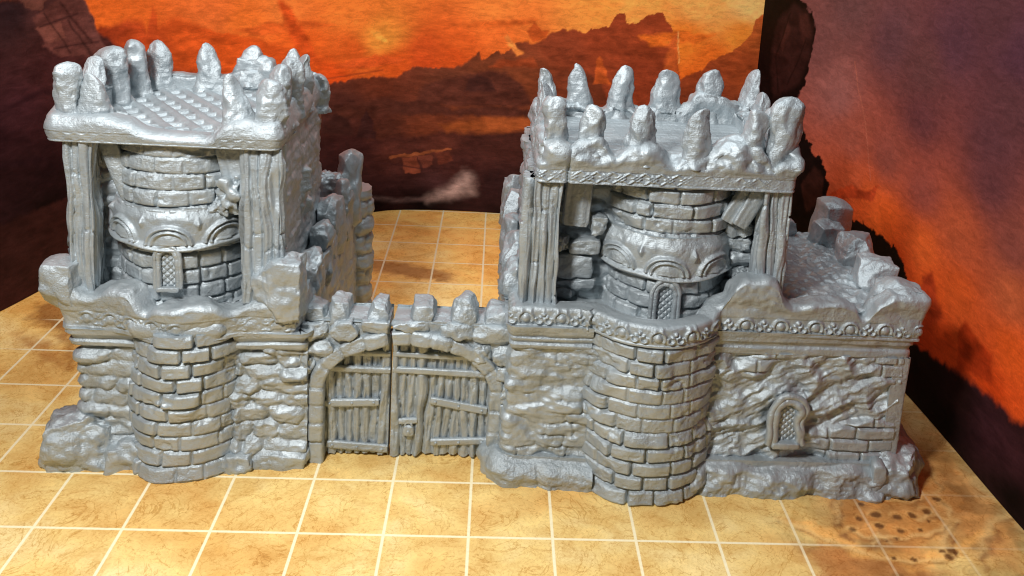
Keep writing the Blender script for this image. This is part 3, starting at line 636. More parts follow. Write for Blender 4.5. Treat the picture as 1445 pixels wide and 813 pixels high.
def gate_door(xa, xb, seed):
    def f(mb):
        xs = np.linspace(xa, xb, int((xb-xa)/.011)+1)
        e = np.sqrt(np.clip(1-((xs-GX)/(GA_+.03))**2, 0, 1)); hi = GZ+(GB_+.05)*e
        pw = .118; wv = xs+.0*xs
        k = np.floor((wv-3.03)/pw); u = ((wv-3.03)/pw) % 1
        w0 = h01(k, 1, 0, seed)*.3
        lo = .015+.035*h01(k, 2, 0, seed)
        T = np.linspace(0, 1, 110); X = np.repeat(xs[:, None], 110, 1); Z = lo[:, None]+(hi-lo)[:, None]*T
        x2 = X+.045*vn(X*4.5, Z*.7, 0, seed)+.016*vn(X*9, Z*3, 0, seed+1)
        k2 = np.floor((x2-3.03)/pw); u2 = ((x2-3.03)/pw) % 1
        round_ = np.sqrt(np.clip(1-np.abs(u2*2-1)**2.4, 0, 1))
        knot = np.exp(-(((u2-.5)*pw/.03)**2+((Z-.15-1.1*h01(k2, 5, 0, seed))/.07)**2))
        H = round_*.085+(h01(k2, 7, 0, seed)-.5)*.06+ridged(x2*26, Z*2.2, k2, 2, seed+3)*.020+fbm(x2*12, Z*6, k2, 3, seed+4)*.022-.03*knot
        rise = sst(1.0, 1.35, Z)*0
        P = np.stack([X, 1.60-H-rise, Z], -1)
        sheet(mb, P, False, [np.broadcast_to(np.array([0, .14, 0]), P.shape)])
        P2 = np.stack([X, 1.74+0*X, Z], -1); sheet(mb, P2)
    return f
def crossbar(parent, x, z, w, h, ang, seed, y=1.505, label=None, nails=3):
    def f(mb):
        c, s = math.cos(ang)*w/2, math.sin(ang)*w/2
        plank(mb, (x-c, y, z+s), (x+c, y, z-s), h, .06, seed, .008)
        for t in np.linspace(-.82, .82, nails) if nails else []:
            rock(mb, (x+c*t, y-.036, z-s*t), (.017, .012, .017), seed, .9, 0, 5)
    o = part('crossbar', f, parent)
    return o

# ================================================================== left half
LH = thing('castle_model', 'smaller grey plastic castle half with woven lattice tower roof and boulder at its corner', 'castle model', (1.2, 1.3, 0), 'halves of the grey castle gatehouse model')

def left_keep(mb):
    box(mb, .06, 2.70, 1.48, 5.95, 0, 2.02)
    st = roughstone(.60, .20, .06, 3, .065)
    relief(mb, fillet([(-.0, 5.9), (-.0, 1.28), (.95, 1.28)], .1), 0, 1.72, lambda S, Z, X, Y: st(S, Z, X, Y)+.10*np.clip(1-Z/.5, 0, 1), .02, .02, .2)
    st2 = roughstone(.46, .20, .055, 8, .075)
    relief(mb, [(1.75, 1.30), (2.84, 1.30)], 0, 1.72, lambda S, Z, X, Y: st2(S, Z, X, Y)+.05*np.clip(1-Z/.5, 0, 1)+np.clip(ridged(X*3.3, Z*3.4, 2, 3, 5)-.1, 0, 1)*.10*(1-sst(2.05, 2.35, X)), .016, .016, .2)
    st3 = roughstone(.6, .32, .022, 12, .05)
    relief(mb, fillet([(2.62, 1.36), (2.78, 1.36), (2.78, 6.0), (2.0, 6.05)], .06), 0, 2.36, st3, .03, .025, .2)
    relief(mb, arc(2.74, 5.75, .26, -120, 120, 20), 0, 2.3, roughstone(.4, .3, .05, 15, .07), .03, .03, .2)
part('keep_wall', left_keep, LH)
for q in [((2.42, 1.36, .10), (.44, .20, .19), 5, .22, .035, 18, .02, (0, 0), 1.8, 0, .3), ((1.95, 1.26, .06), (.22, .2, .16), 6, .4, .05, 12, 0, (0, 0), 2), ((.62, 1.25, .10), (.26, .2, .24), 9, .4, .06, 14, .2, (.1, 0), 1.6)]:
    part('plinth_stone', lambda mb: rock(mb, *q), LH)
part('boulder', lambda mb: (rock(mb, (.02, 1.38, .27), (.47, .44, .40), 14, .30, .07, 34, .12, (.06, .03), 1.9, .14, .55), rock(mb, (-.28, 1.65, .15), (.28, .3, .25), 15, .5, .06, 16)), LH)
part('lower_tower', lambda mb: relief(mb, arc(1.30, 1.62, .71, 178, 362, 60), 0, 1.98, brickwall(.41, .20, .08, 11, .07, .35, .75), .014, .014, .15), LH)
part('cornice', lambda mb: (
    relief(mb, fillet([(-.04, 3.5), (-.04, 1.24), (.78, 1.24)], .06), 1.62, 1.90, moulding([(1.6, -.02), (1.64, .05), (1.70, .07), (1.715, .03), (1.76, .05), (1.80, .10), (1.9, .12)], 3), .03, .012, .25),
    relief(mb, fillet([(1.95, 1.24), (2.80, 1.24), (2.80, 1.7)], .05), 1.66, 1.92, moulding([(1.6, -.02), (1.68, .04), (1.74, .06), (1.755, .02), (1.80, .05), (1.85, .10), (1.92, .12)], 4), .03, .012, .25)), LH)
def l_ztop(s, x, y):
    z = np.interp(x, [-.4, -.02, .06, .16, .26, .36, .55, .78, .88, .98, 1.08, 1.4, 1.75, 1.84, 1.98, 2.08, 2.3], [2.55, 2.55, 2.50, 2.36, 2.33, 2.42, 2.50, 2.44, 2.25, 2.22, 2.33, 2.36, 2.34, 2.24, 2.22, 2.3, 2.34])
    z = np.where((x < .3) & (y > 1.6), np.interp(y, [1.5, 1.75, 2.0, 2.6, 9], [2.72, 2.6, 2.4, 2.4, 2.4]), z)
    return z+.025*vn(s*6, 0, 0, 3)
sc_l = scrolls(1.92, 2.16, .30, 6, .028, 1)
def l_rim(S, Z, X, Y): return sc_l(S, Z, X, Y)+.085*sst(1.9, 2.5, Z)+np.clip(fbm(S*5, Z*5, 0, 3, 9), -1, 1)*.03*(1-sst(2.15, 2.3, Z))
L_RIM = fillet([(-.17, 5.8), (-.17, 1.14), (.55, 1.14), (.84, .99), (1.30, .87), (1.78, .99), (2.06, 1.13), (2.74, 1.13), (2.74, 1.55)], .16)
PAR = part('parapet', lambda mb: rampart(mb, L_RIM, 1.88, l_ztop, .30, l_rim, .018, False, .05, 4, .016, 4.0, .3, .07, 5), LH)
part('terrace', lambda mb: floorsheet(mb, -.05, 2.7, 1.02, 5.9, 2.16, lambda X, Y: fbm(X*4, Y*4, 0, 3, 4)*.03-9*(0)), LH) if False else None
def l_terr(mb):
    def h(X, Y): return fbm(X*4, Y*4, 0, 3, 4)*.03
    P = floorsheet(mb, .0, 2.6, 1.30, 5.9, 2.14, h, .04); 
    rock(mb, (1.3, 1.35, 2.0), (.62, .42, .16), 3, .6, .02, 16)
part('terrace', l_terr, LH)
part('merlon', lambda mb: rock(mb, (2.49, 1.29, 2.50), (.30, .27, .385), 21, .16, .045, 30, .03, (0, -.02), 1.6, .05, .35), PAR)
part('merlon', lambda mb: rock(mb, (-.12, 1.28, 2.46), (.225, .24, .31), 22, .42, .03, 24, .03, (0, .06), 1.2, .0, .25), PAR)
for i, (x, y, zt, hx, hy, hz) in enumerate([(2.68, 2.15, 2.60, .15, .32, .40), (2.68, 2.95, 2.66, .15, .26, .42), (2.66, 3.75, 2.80, .17, .33, .50), (2.72, 4.5, 2.80, .16, .24, .5), (2.72, 5.2, 3.08, .20, .28, .6), (2.45, 4.75, 2.86, .24, .2, .2),
                                       (-.1, 2.4, 2.55, .15, .25, .35), (-.1, 3.4, 2.6, .15, .25, .4), (-.1, 4.5, 2.6, .15, .25, .4), (.7, 5.75, 2.5, .25, .15, .35), (1.6, 5.75, 2.5, .25, .15, .35)]):
    part('merlon', lambda mb: rock(mb, (x, y, zt-hz), (hx, hy, hz), 40+i, .48, .07, 24, 0, (.05, 0), 1.5, .12, .2), PAR)

def tower_wall(mb, x0, x1, seed, slots, zt, xl=None):
    """timber framed upper storey behind the round tower, its plain outer flank at x1"""
    st = roughstone(.4, .2, .05, seed, .05)
    box(mb, x0+.1, x1-.06, 1.85, 3.62, 2.0, zt)
    relief(mb, [(x0+.05, 1.80), (x1-.05, 1.80)], 2.05, zt, st, .025, .02, .1)
    def fl(S, Z, X, Y):
        h = roughstone(.7, .5, .01, seed+1, .045)(S, Z, X, Y)+(ridged(S*1.6, Z*1.2, 0, 3, seed)-.4)*.03
        for (yc, za, zb2, w, hh) in slots:
            m = np.exp(-((Y-yc)/w)**4)*sst(za-.03, za+.03, Z)*(1-sst(zb2-.03, zb2+.03, Z)); h = h+m*hh
        return h
    relief(mb, fillet([(x0, 3.7), (x0, 1.75), (x0+.2, 1.75)], .03), 2.05, zt, st, .03, .025, .1)
    relief(mb, fillet([(x1-.2, 1.5), (x1, 1.5), (x1, 3.74), (x0, 3.74)], .03), 2.05, zt, fl, .02, .02, .1)
part('upper_wall', lambda mb: tower_wall(mb, -.03, 2.50, 51, [(2.62, 3.30, 3.62, .07, .09), (2.75, 2.95, 3.15, .07, .08), (2.45, 2.85, 3.7, .05, -.05), (3.15, 2.6, 3.4, .06, -.05)], 4.30), LH)
part('upper_tower', lambda mb: relief(mb, arc(1.13, 2.04, .79, 175, 365, 60), 2.05, 4.28, brickwall(.36, .205, .05, 23, 0, .3, .55), .015, .015, .12), LH)
part('balcony_band', lambda mb: relief(mb, arc(1.13, 2.04, .84, 172, 368, 60), 2.93, 3.47, balcony(2.93, 3.47, .84, .84*PI*.5+.12, 7), .014, .013, .1), LH)
window(LH, 1.17, 1.155, 2.48, 2.98, .22, .036, .01, 3)
part('post', wpost(-.05, .27, 1.20, 1.55, 2.30, 4.29, 61, 3), LH)
part('post', wpost(2.06, 2.53, 1.20, 1.52, 2.30, 4.28, 63, 4), LH)
part('brace', lambda mb: plank(mb, (.33, 1.5, 4.28), (.62, 1.5, 3.50), .22, .1, 64, .014), LH)
part('brace', lambda mb: (plank(mb, (1.86, 1.42, 4.28), (2.06, 1.42, 3.40), .38, .1, 65, .016), rock(mb, (1.86, 1.38, 3.60), (.12, .1, .2), 8, .4, .1, 14)), LH)
for k in range(4): part('rubble_stone', lambda mb: rock(mb, (1.72+.13*k, 1.45, 3.5+.12*((k*7) % 3)), (.12, .1, .12), 70+k, .4, .05, 14, 0, (0, 0), 1.5, 0, .5), LH)

# roof platform
PLf = fillet([(-.22, 1.14), (2.50, 1.14), (2.50, 3.80), (-.22, 3.80)], .14, True)
def lp_top(s, x, y):
    f = np.interp(x, [-.3, .5, .72, .86, 1.0, 1.6, 1.72, 1.85, 2.1, 2.5], [4.64, 4.62, 4.58, 4.47, 4.44, 4.42, 4.45, 4.56, 4.66, 4.66])
    sd = np.interp(y, [1.2, 1.5, 2.5, 3.5], [4.66, 4.72, 4.74, 4.68]); bk = np.interp(x, [-.2, .5, 1.2, 1.35, 1.9, 2.5], [4.62, 4.64, 4.64, 4.76, 4.80, 4.75])
    z = np.where(y < 1.25, f, np.where(y > 3.7, bk, sd))
    return z+.015*vn(s*5, 0, 0, 9)
lz = lozenges(4.30, 4.42, .15, 5, .012)
LP = part('platform', lambda mb: (rampart(mb, PLf, 4.285, lp_top, .30, lambda S, Z, X, Y: lz(S, Z, X, Y)+.045*np.sin(np.clip((Z-4.28)/.34, 0, 1)*PI), .02, True, .028, 6, .013, 3.5, .16, .10, 5), box(mb, -.18, 2.46, 1.2, 3.76, 4.29, 4.36)), LH)
def weave(X, Y):
    p = .27
    u = (X*.80+Y*.60)/p+.06*vn(X*3, Y*3, 0, 6); w = (X*.60-Y*.80)/(p*1.05)+.06*vn(X*3, Y*3, 4, 7)
    du = np.abs((u % 1)-.5); dw = np.abs((w % 1)-.5)
    hu = sst(.27, .21, du)*(.075-.12*np.clip(du, 0, .25)); hw = sst(.24, .18, dw)*(.050-.10*np.clip(dw, 0, .25))
    return np.maximum(hu, hw)-.075+fbm(X*14, Y*14, 0, 2, 3)*.004
part('lattice_floor', lambda mb: floorsheet(mb, .0, 2.28, 1.40, 3.55, 4.465, weave, .012), LP)
for i, (x, y, z0, z1, w, pt, lx, ly, d) in enumerate([
    (-.03, 1.32, 4.5, 5.22, .27, .05, .02, 0, .26), (.33, 1.34, 4.45, 5.10, .34, .95, -.07, 0, .3), (-.05, 1.95, 4.5, 5.16, .28, .15, .02, .05, .3), (.06, 2.5, 4.45, 5.21, .32, .1, -.04, 0, .3),
    (.13, 3.08, 4.45, 5.20, .29, .12, -.07, 0, .3), (.25, 3.55, 4.4, 5.12, .33, .8, -.02, 0, .3), (.92, 3.6, 4.45, 5.11, .33, .75, 0, 0, .28), (1.53, 3.62, 4.6, 5.10, .28, .7, 0, 0, .26),
    (2.12, 3.62, 4.6, 5.10, .24, .5, 0, 0, .24), (1.98, 1.33, 4.48, 5.17, .32, .95, -.03, 0, .28), (2.33, 1.33, 4.52, 5.13, .30, .1, .02, 0, .26), (2.37, 1.80, 4.5, 5.22, .27, .15, 0, 0, .30),
    (2.38, 2.32, 4.5, 5.22, .26, .15, 0, 0, .30), (2.38, 2.90, 4.45, 5.16, .28, .2, 0, 0, .3), (2.48, 3.62, 4.25, 4.74, .26, .1, .02, 0, .3)]):
    part('merlon', lambda mb: spire(mb, x, y, z0-.08, z1, w*1.2, 120+i, pt, (lx, ly), d, 1.35 if pt > .5 else 1.1, .2*i), LP)
part('crest', lambda mb: rock(mb, (1.58, 3.62, 4.72), (.30, .15, .22), 77, .4, .04, 18, 0, (0, 0), 1.5, .2), LP)

# gate, left share
part('gate_arch', gate_arch(2.6, JOIN-.024), LH)
part('gate_wall', gate_wall(2.74, JOIN-.024, [(2.64, 1.59, .28, .26), (2.75, 1.37, .33, .22), (2.90, 1.86, .36, .24), (2.98, 1.62, .36, .22), (3.27, 1.88, .40, .26), (3.68, 1.955, .36, .16), (2.72, 1.12, .26, .24), (2.70, .85, .22, .24)]), LH)
for i, (x, z, w, h) in enumerate([(2.86, 2.04, .38, .22), (3.20, 2.09, .29, .30), (3.70, 2.07, .30, .31)]):
    part('coping_stone', lambda mb: rock(mb, (x, 1.60, z), (w/2, .24, h/2), 200+i, .18, .02, 18, 0, (.05, .04*(i-1)), 1.5, .28, .4), LH)
GDL = part('gate_door', gate_door(3.02, JOIN-.016, 3), LH)
crossbar(GDL, 3.38, .79, .70, .105, -.05, 301); crossbar(GDL, 3.46, .15, .80, .11, .06, 302)
crossbar(GDL, 3.485, 1.27, .77, .085, .0, 303, 1.50, None, 0); crossbar(GDL, 3.565, 1.50, .60, .07, .0, 304, 1.50, None, 0)

# ================================================================== right half
RH = thing('castle_model', 'larger grey plastic castle half with low side wing, arched window and padlocked gate leaf', 'castle model', (7.3, 1.2, 0), 'halves of the grey castle gatehouse model')
def right_keep(mb):
    box(mb, 5.50, 8.4, 1.42, 5.7, 0, 2.2)
    st = wornwall(32)
    relief(mb, fillet([(5.36, 5.6), (5.40, 1.13), (6.7, 1.13)], .06), 0, 1.9, st, .018, .018, .2)
part('keep_wall', right_keep, RH)
part('lower_tower', lambda mb: relief(mb, arc(7.22, 1.58, .90, 178, 362, 70), 0, 2.2, brickwall(.42, .196, .072, 37, .05, .25, .85), .014, .013, .15), RH)
part('plinth', lambda mb: relief(mb, fillet([(5.26, 1.75), (5.26, 1.22), (5.42, 1.08), (6.55, 1.05)], .12), -.0, .36, boulderstrip(13, .36, .05), .016, .016, .3), RH)
def r_corn(mb):
    relief(mb, fillet([(5.42, 3.0), (5.42, 1.10), (6.44, 1.10)], .04), 1.86, 2.20, moulding([(1.85, -.03), (1.87, .02), (1.93, .035), (1.945, .0), (1.99, .035), (2.02, .04), (2.03, .015), (2.08, .06), (2.2, .10)], 5), .03, .01, .25)
part('cornice', r_corn, RH)
part('wing_cornice', lambda mb: relief(mb, fillet([(7.95, 1.16), (10.55, 1.16), (10.55, 4.0)], .04), 1.84, 2.22, moulding([(1.8, -.02), (1.87, .01), (1.89, .05), (1.98, .06), (2.00, .035), (2.06, .05), (2.075, .08), (2.14, .09), (2.22, .12)], 6), .03, .01, .25), RH)
def r_ztop(s, x, y):
    z = np.interp(x, [5.3, 7.9, 8.02, 8.15, 8.3, 8.55, 8.72, 8.80, 8.92, 9.05, 9.2, 9.6, 9.76, 9.84, 9.93, 10.02, 10.2, 10.7], [2.43, 2.44, 2.52, 2.82, 2.95, 2.96, 2.88, 2.66, 2.56, 2.60, 2.66, 2.66, 2.62, 2.46, 2.46, 2.66, 2.80, 2.82])
    z = np.where((x > 10.2) & (y > 1.25), np.interp(y, [1.2, 1.4, 1.6, 9], [2.80, 2.75, 2.50, 2.5]), z)
    z = np.where((x < 5.6) & (y > 1.5), 2.42, z)
    return z+.02*vn(s*5, 0, 0, 13)*(x > 7.9)
sc_r = scrolls(2.19, 2.41, .45, 16, .038)
def r_rim(S, Z, X, Y): return sc_r(S, Z, X, Y)+.07*sst(2.42, 2.75, Z)
R_RIM = fillet([(5.38, 5.6), (5.38, 1.05), (6.30, 1.05)], .05)[:-1]+fillet([(6.30, 1.05)]+[(6.36, .98)]+arc(7.22, 1.58, .96, 212, 328, 30)+[(8.10, 1.06), (10.66, 1.04), (10.66, 4.2)], .06)
RPAR = part('parapet', lambda mb: rampart(mb, R_RIM, 2.17, r_ztop, .26, r_rim, .014, False, .05, 24, .013, 3.6, .27, .06, 4), RH)
def r_terr(mb):
    floorsheet(mb, 5.5, 8.6, 1.2, 5.6, 2.26, lambda X, Y: fbm(X*4, Y*4, 0, 3, 4)*.03, .04)
    V = [(7.22, .9, 2.26)]; 
    a = arc(7.22, 1.58, .90, 190, 350, 40); n = len(a)
    mb.add([(x, y, 2.27) for x, y in a]+[(7.22, 1.58, 2.27)], None, [(i, i+1, n) for i in range(n-1)])
part('terrace', r_terr, RH)
for i, (y, zt, hx, hy, hz) in enumerate([(1.9, 2.70, .16, .28, .32), (2.7, 2.75, .16, .25, .36), (3.5, 2.72, .16, .25, .36), (4.5, 2.8, .16, .25, .4), (5.4, 2.8, .2, .2, .45)]):
    part('merlon', lambda mb: rock(mb, (5.42, y, zt-hz), (hx, hy, hz), 340+i, .26, .045, 16, 0, (0, 0), 1.5, .2, .5), RPAR)
for i, (x, y, zt, hx, hy, hz) in enumerate([(10.38, 1.32, 2.82, .33, .29, .36), (10.44, 2.14, 2.84, .28, .27, .36), (10.46, 2.96, 2.86, .28, .28, .38), (10.46, 3.95, 3.04, .24, .27, .5), (10.26, 3.62, 2.80, .22, .22, .32), (9.72, 4.0, 2.72, .17, .16, .2), (9.2, 4.0, 2.55, .3, .15, .16)]):
    part('merlon', lambda mb: rock(mb, (x, y, zt-hz), (hx, hy, hz), 360+i, .30, .035, 28, .12*(i-2), (.05, .04), 1.2, .10, .32), RPAR)
# side wing
def wing(mb):
    box(mb, 8.0, 10.46, 1.35, 4.1, 0, 2.3)
    relief(mb, [(7.9, 1.16), (10.50, 1.16)], 0, 1.90, lava(71, .085), .014, .014, .2)
    relief(mb, fillet([(10.38, 1.10), (10.60, 1.10), (10.60, 1.26)], .02), 0, 1.9, lambda S, Z, X, Y: fbm(S*3, Z*1.5, 0, 2, 3)*.015, .02, .03, .1)
    relief(mb, [(10.56, 1.2), (10.56, 4.1), (8.2, 4.1)], 0, 1.90, roughstone(.45, .2, .05, 73, .05), .03, .025, .2)
part('wing_wall', wing, RH)
part('wing_floor', lambda mb: floorsheet(mb, 8.3, 10.4, 1.2, 4.1, 2.50, lambda X, Y: fbm(X*3, Y*3, 0, 4, 14)*.06+ridged(X*5, Y*7, 0, 3, 15)*.03-.04+fbm(X*13, Y*13, 1, 2, 5)*.02, .018), RH)
window(RH, 9.05, 1.03, .69, 1.28, .30, .055, .035, 8)
WPL = part('wing_plinth', lambda mb: relief(mb, fillet([(7.8, 1.02), (10.4, 1.02), (10.75, 1.3), (10.75, 4.1)], .2), 0, .42, boulderstrip(17, .42, .065), .016, .016, .35), RH)
part('corner_boulder', lambda mb: (rock(mb, (10.62, 1.24, .22), (.36, .40, .31), 81, .22, .055, 28, -.05, (0, 0), 1.8, .12, .45), rock(mb, (10.30, 1.02, .20), (.07, .14, .28), 82, .4, .03, 12), rock(mb, (10.86, 1.75, .18), (.24, .4, .26), 83, .45, .05, 16)), RH)

# upper storey
part('upper_wall', lambda mb: tower_wall(mb, 5.55, 8.80, 91, [], 4.06), RH)
for i, (x, z, w, h) in enumerate([(5.99, 3.08, .22, .17), (6.30, 3.06, .4, .19), (6.18, 2.78, .5, .3), (6.22, 2.52, .55, .2), (6.48, 3.35, .2, .24), (6.03, 2.40, .3, .18)]):
    part('wall_stone', lambda mb: rock(mb, (x, 1.66, z), (w/2, .11, h/2), 110+i, .16, .018, 16, 0, (0, 0), 2, 0, .35), RH)
for i, (x, z, w, h) in enumerate([(8.34, 3.18, .34, .2), (8.30, 2.98, .4, .2), (8.36, 2.78, .3, .2), (8.3, 3.42, .4, .24), (8.32, 2.56, .3, .2)]):
    part('wall_stone', lambda mb: rock(mb, (x, 1.62, z), (w/2, .11, h/2), 130+i, .18, .025, 16, 0, (0, 0), 2, 0, .35), RH)
part('upper_tower', lambda mb: relief(mb, arc(7.42, 2.04, .80, 175, 365, 60), 2.2, 4.06, brickwall(.40, .20, .075, 43, 0, .3, .8), .014, .014, .12), RH)
part('balcony_band', lambda mb: relief(mb, arc(7.42, 2.04, .86, 172, 368, 60), 2.80, 3.37, balcony(2.80, 3.37, .86, .86*PI*.5-.03, 19), .013, .012, .1), RH)
window(RH, 7.32, 1.135, 2.29, 2.79, .26, .038, .004, 5)
part('post', wpost(5.50, 5.93, 1.20, 1.55, 2.30, 4.07, 151, 4), RH)
part('post', wpost(8.47, 8.82, 1.20, 1.55, 2.40, 4.07, 152, 3), RH)
part('plank', lambda mb: plank(mb, (6.20, 1.60, 4.07), (6.16, 1.60, 3.34), .34, .08, 153, .018), RH)
part('brace', lambda mb: (plank(mb, (8.50, 1.36, 4.10), (8.22, 1.36, 3.52), .20, .10, 154, .016), plank(mb, (8.36, 1.42, 4.10), (8.08, 1.42, 3.55), .18, .10, 155, .016)), RH)
PRf = fillet([(5.60, 1.14), (8.84, 1.14), (8.84, 3.52), (5.60, 3.52)], .10, True)
def rp_top(s, x, y):
    f = np.interp(x, [5.5, 5.96, 6.0, 6.05, 6.3, 6.42, 6.55, 6.68, 6.9, 7.1, 7.3, 7.5, 7.75, 7.9, 8.05, 8.4, 8.5, 8.56, 8.62, 8.9], [4.60, 4.60, 4.40, 4.58, 4.64, 4.58, 4.34, 4.52, 4.60, 4.48, 4.33, 4.50, 4.5, 4.62, 4.70, 4.64, 4.42, 4.36, 4.46, 4.50])
    bk = np.interp(x, [5.6, 6.3, 6.6, 6.9, 7.2, 7.5, 7.8, 8.0, 8.2, 8.9], [4.55, 4.6, 4.5, 4.62, 4.5, 4.6, 4.55, 4.8, 4.8, 4.6]); sd = 4.56+.10*np.sin(y*5.0)
    z = np.where(y < 1.2, f, np.where(y > 3.45, bk, sd))
    return z+.02*vn(s*6, 0, 0, 19)
rz = lozenges(4.07, 4.215, .20, 25, .026)
RP = part('platform', lambda mb: (rampart(mb, PRf, 4.05, rp_top, .34, lambda S, Z, X, Y: rz(S, Z, X, Y)+.02*sst(4.22, 4.3, Z)-.06*np.exp(-((X-5.99)/.018)**2)*(Y < 1.3), .014, True, .11, 26, .012, 3.6, .19, .09, 7), box(mb, 5.64, 8.8, 1.2, 3.48, 4.06, 4.3)), RH)
part('plank_floor', lambda mb: floorsheet(mb, 5.8, 8.65, 1.35, 3.35, 4.36, lambda X, Y: ridged(X*1.0, Y*14, 0, 2, 5)*.014+np.clip(np.abs(((Y*4.2) % 1)-.5)/.05, 0, 1)*.02, .02), RP)
for i, (x, y, z0, z1, w, pt, lx, ly, d) in enumerate([
    (5.80, 1.31, 4.5, 5.10, .27, .1, -.02, 0, .26), (6.26, 1.32, 4.45, 5.02, .30, .45, -.03, 0, .28), (6.88, 1.32, 4.42, 5.04, .33, .6, 0, 0, .28), (7.58, 1.32, 4.42, 5.05, .33, .55, -.01, 0, .28),
    (8.31, 1.32, 4.42, 5.06, .31, .45, -.03, 0, .28), (8.64, 1.34, 4.42, 5.23, .36, .1, .04, 0, .3),
    (5.78, 3.3, 4.5, 5.07, .24, .2, -.01, 0, .28), (6.28, 3.34, 4.42, 5.14, .36, .55, .02, 0, .28), (6.87, 3.34, 4.42, 5.15, .35, .6, .03, 0, .28), (7.50, 3.34, 4.42, 5.14, .36, .6, 0, 0, .28),
    (8.16, 3.34, 4.45, 5.16, .36, .45, 0, 0, .28), (8.76, 3.32, 4.45, 5.20, .30, .1, .02, 0, .28), (5.74, 1.85, 4.45, 4.98, .26, .15, 0, 0, .28), (5.75, 2.55, 4.4, 5.02, .27, .2, 0, 0, .3),
    (8.72, 1.95, 4.4, 4.95, .26, .3, 0, 0, .3), (8.72, 2.65, 4.4, 5.0, .26, .3, 0, 0, .3)]):
    part('merlon', lambda mb: spire(mb, x, y, z0-.12, z1, w*1.12, 440+i, pt, (lx, ly), d, 1.3 if pt > .3 else 1.08, .3*i), RP)

# gate, right share
part('gate_arch', gate_arch(JOIN+.022, 5.6), RH)
part('gate_wall', gate_wall(JOIN+.022, 5.46, [(5.18, 1.88, .54, .26), (5.33, 1.60, .28, .25), (5.38, 1.33, .25, .25), (5.04, 1.63, .26, .22), (5.40, 1.07, .17, .26), (4.13, 1.965, .46, .14), (4.72, 1.93, .42, .2), (5.40, .8, .15, .24)]), RH)
for i, (x, z, w, h) in enumerate([(4.27, 2.09, .36, .27), (4.80, 2.12, .38, .40), (5.22, 2.07, .34, .22)]):
    part('coping_stone', lambda mb: rock(mb, (x, 1.60, z), (w/2, .24, h/2), 220+i, .22 if i != 1 else .5, .02, 18, 0, (.05, 0), 1.5, .25, .4), RH)
GDR = part('gate_door', gate_door(JOIN+.014, 5.20, 3), RH)
crossbar(GDR, 4.78, .79, .76, .11, .17, 311); crossbar(GDR, 4.80, .26, .74, .10, -.05, 312)
crossbar(GDR, 4.52, 1.27, 1.24, .085, .02, 313, 1.50, None, 0); crossbar(GDR, 4.40, 1.50, 1.0, .07, .02, 314, 1.50, None, 0)
def padlock(mb):
    plank(mb, (4.00, 1.49, .545), (4.24, 1.49, .565), .075, .06, 315, .006)
    rock(mb, (4.13, 1.485, .42), (.075, .045, .075), 316, .65, .006, 14)
    tube(mb, [(4.13+.045*math.cos(a), 1.47, .49+.05*math.sin(a)) for a in np.linspace(-.2, PI+.2, 14)], .014, 8)
    rock(mb, (4.13, 1.44, .41), (.018, .012, .03), 317, .6, 0, 6)
part('padlock', padlock, GDR)

# ================================================================== play mat, printed backdrops, table
def lin(c):
    c = np.asarray(c, float)/255.0
    return np.where(c <= .04045, c/12.92, ((c+.055)/1.055)**2.4)
def catmull(P, n=24):
    P = np.array(P, float); Q = np.vstack([2*P[0]-P[1], P, 2*P[-1]-P[-2]]); out = []
    for i in range(len(P)-1):
        a, b, c, d = Q[i:i+4]
        for t in np.arange(n)/n: out.append(.5*((2*b)+(-a+c)*t+(2*a-5*b+4*c-d)*t*t+(-a+3*b-3*c+d)*t**3))
    out.append(P[-1]); return np.array(out)
def idw(u, v, sam, p=2.6, blur=.12):
    num = 0; den = 0
    for (a, b), c in sam:
        w = 1/((u-a)**2+((v-b)*1.25)**2+blur**2)**(p/2); num = num+w[..., None]*lin(c); den = den+w
    return num/den[..., None]
def segd(u, v, pts, close):
    d = np.full(u.shape, 1e9); P = pts+[pts[0]] if close else pts
    for (a, b), (c, e) in zip(P[:-1], P[1:]):
        dx, dy = c-a, e-b; t = np.clip(((u-a)*dx+(v-b)*dy)/(dx*dx+dy*dy+1e-12), 0, 1)
        d = np.minimum(d, np.hypot(u-a-t*dx, v-b-t*dy))
    return d
def inside(u, v, pts):
    r = np.zeros(u.shape, bool); n = len(pts)
    for i in range(n):
        (a, b), (c, d) = pts[i-1], pts[i]
        if b == d: continue
        k = ((b > v) != (d > v)) & (u < (c-a)*(v-b)/(d-b)+a); r ^= k
    return r
def polymask(u, v, pts, soft, seed, jag=.04):
    us, vs = [p[0] for p in pts], [p[1] for p in pts]; m = np.zeros(u.shape); e = soft*3+jag*2
    k = (u > min(us)-e) & (u < max(us)+e) & (v > min(vs)-e) & (v < max(vs)+e)
    if not k.any(): return m
    uu, vv_ = u[k], v[k]
    uu = uu+jag*fbm(uu*7, vv_*7, 0, 3, seed); vv_ = vv_+jag*fbm(uu*7, vv_*7, 5, 3, seed)
    d = segd(uu, vv_, list(pts), True); d = np.where(inside(uu, vv_, pts), -d, d)
    m[k] = 1-sst(-soft, soft, d); return m
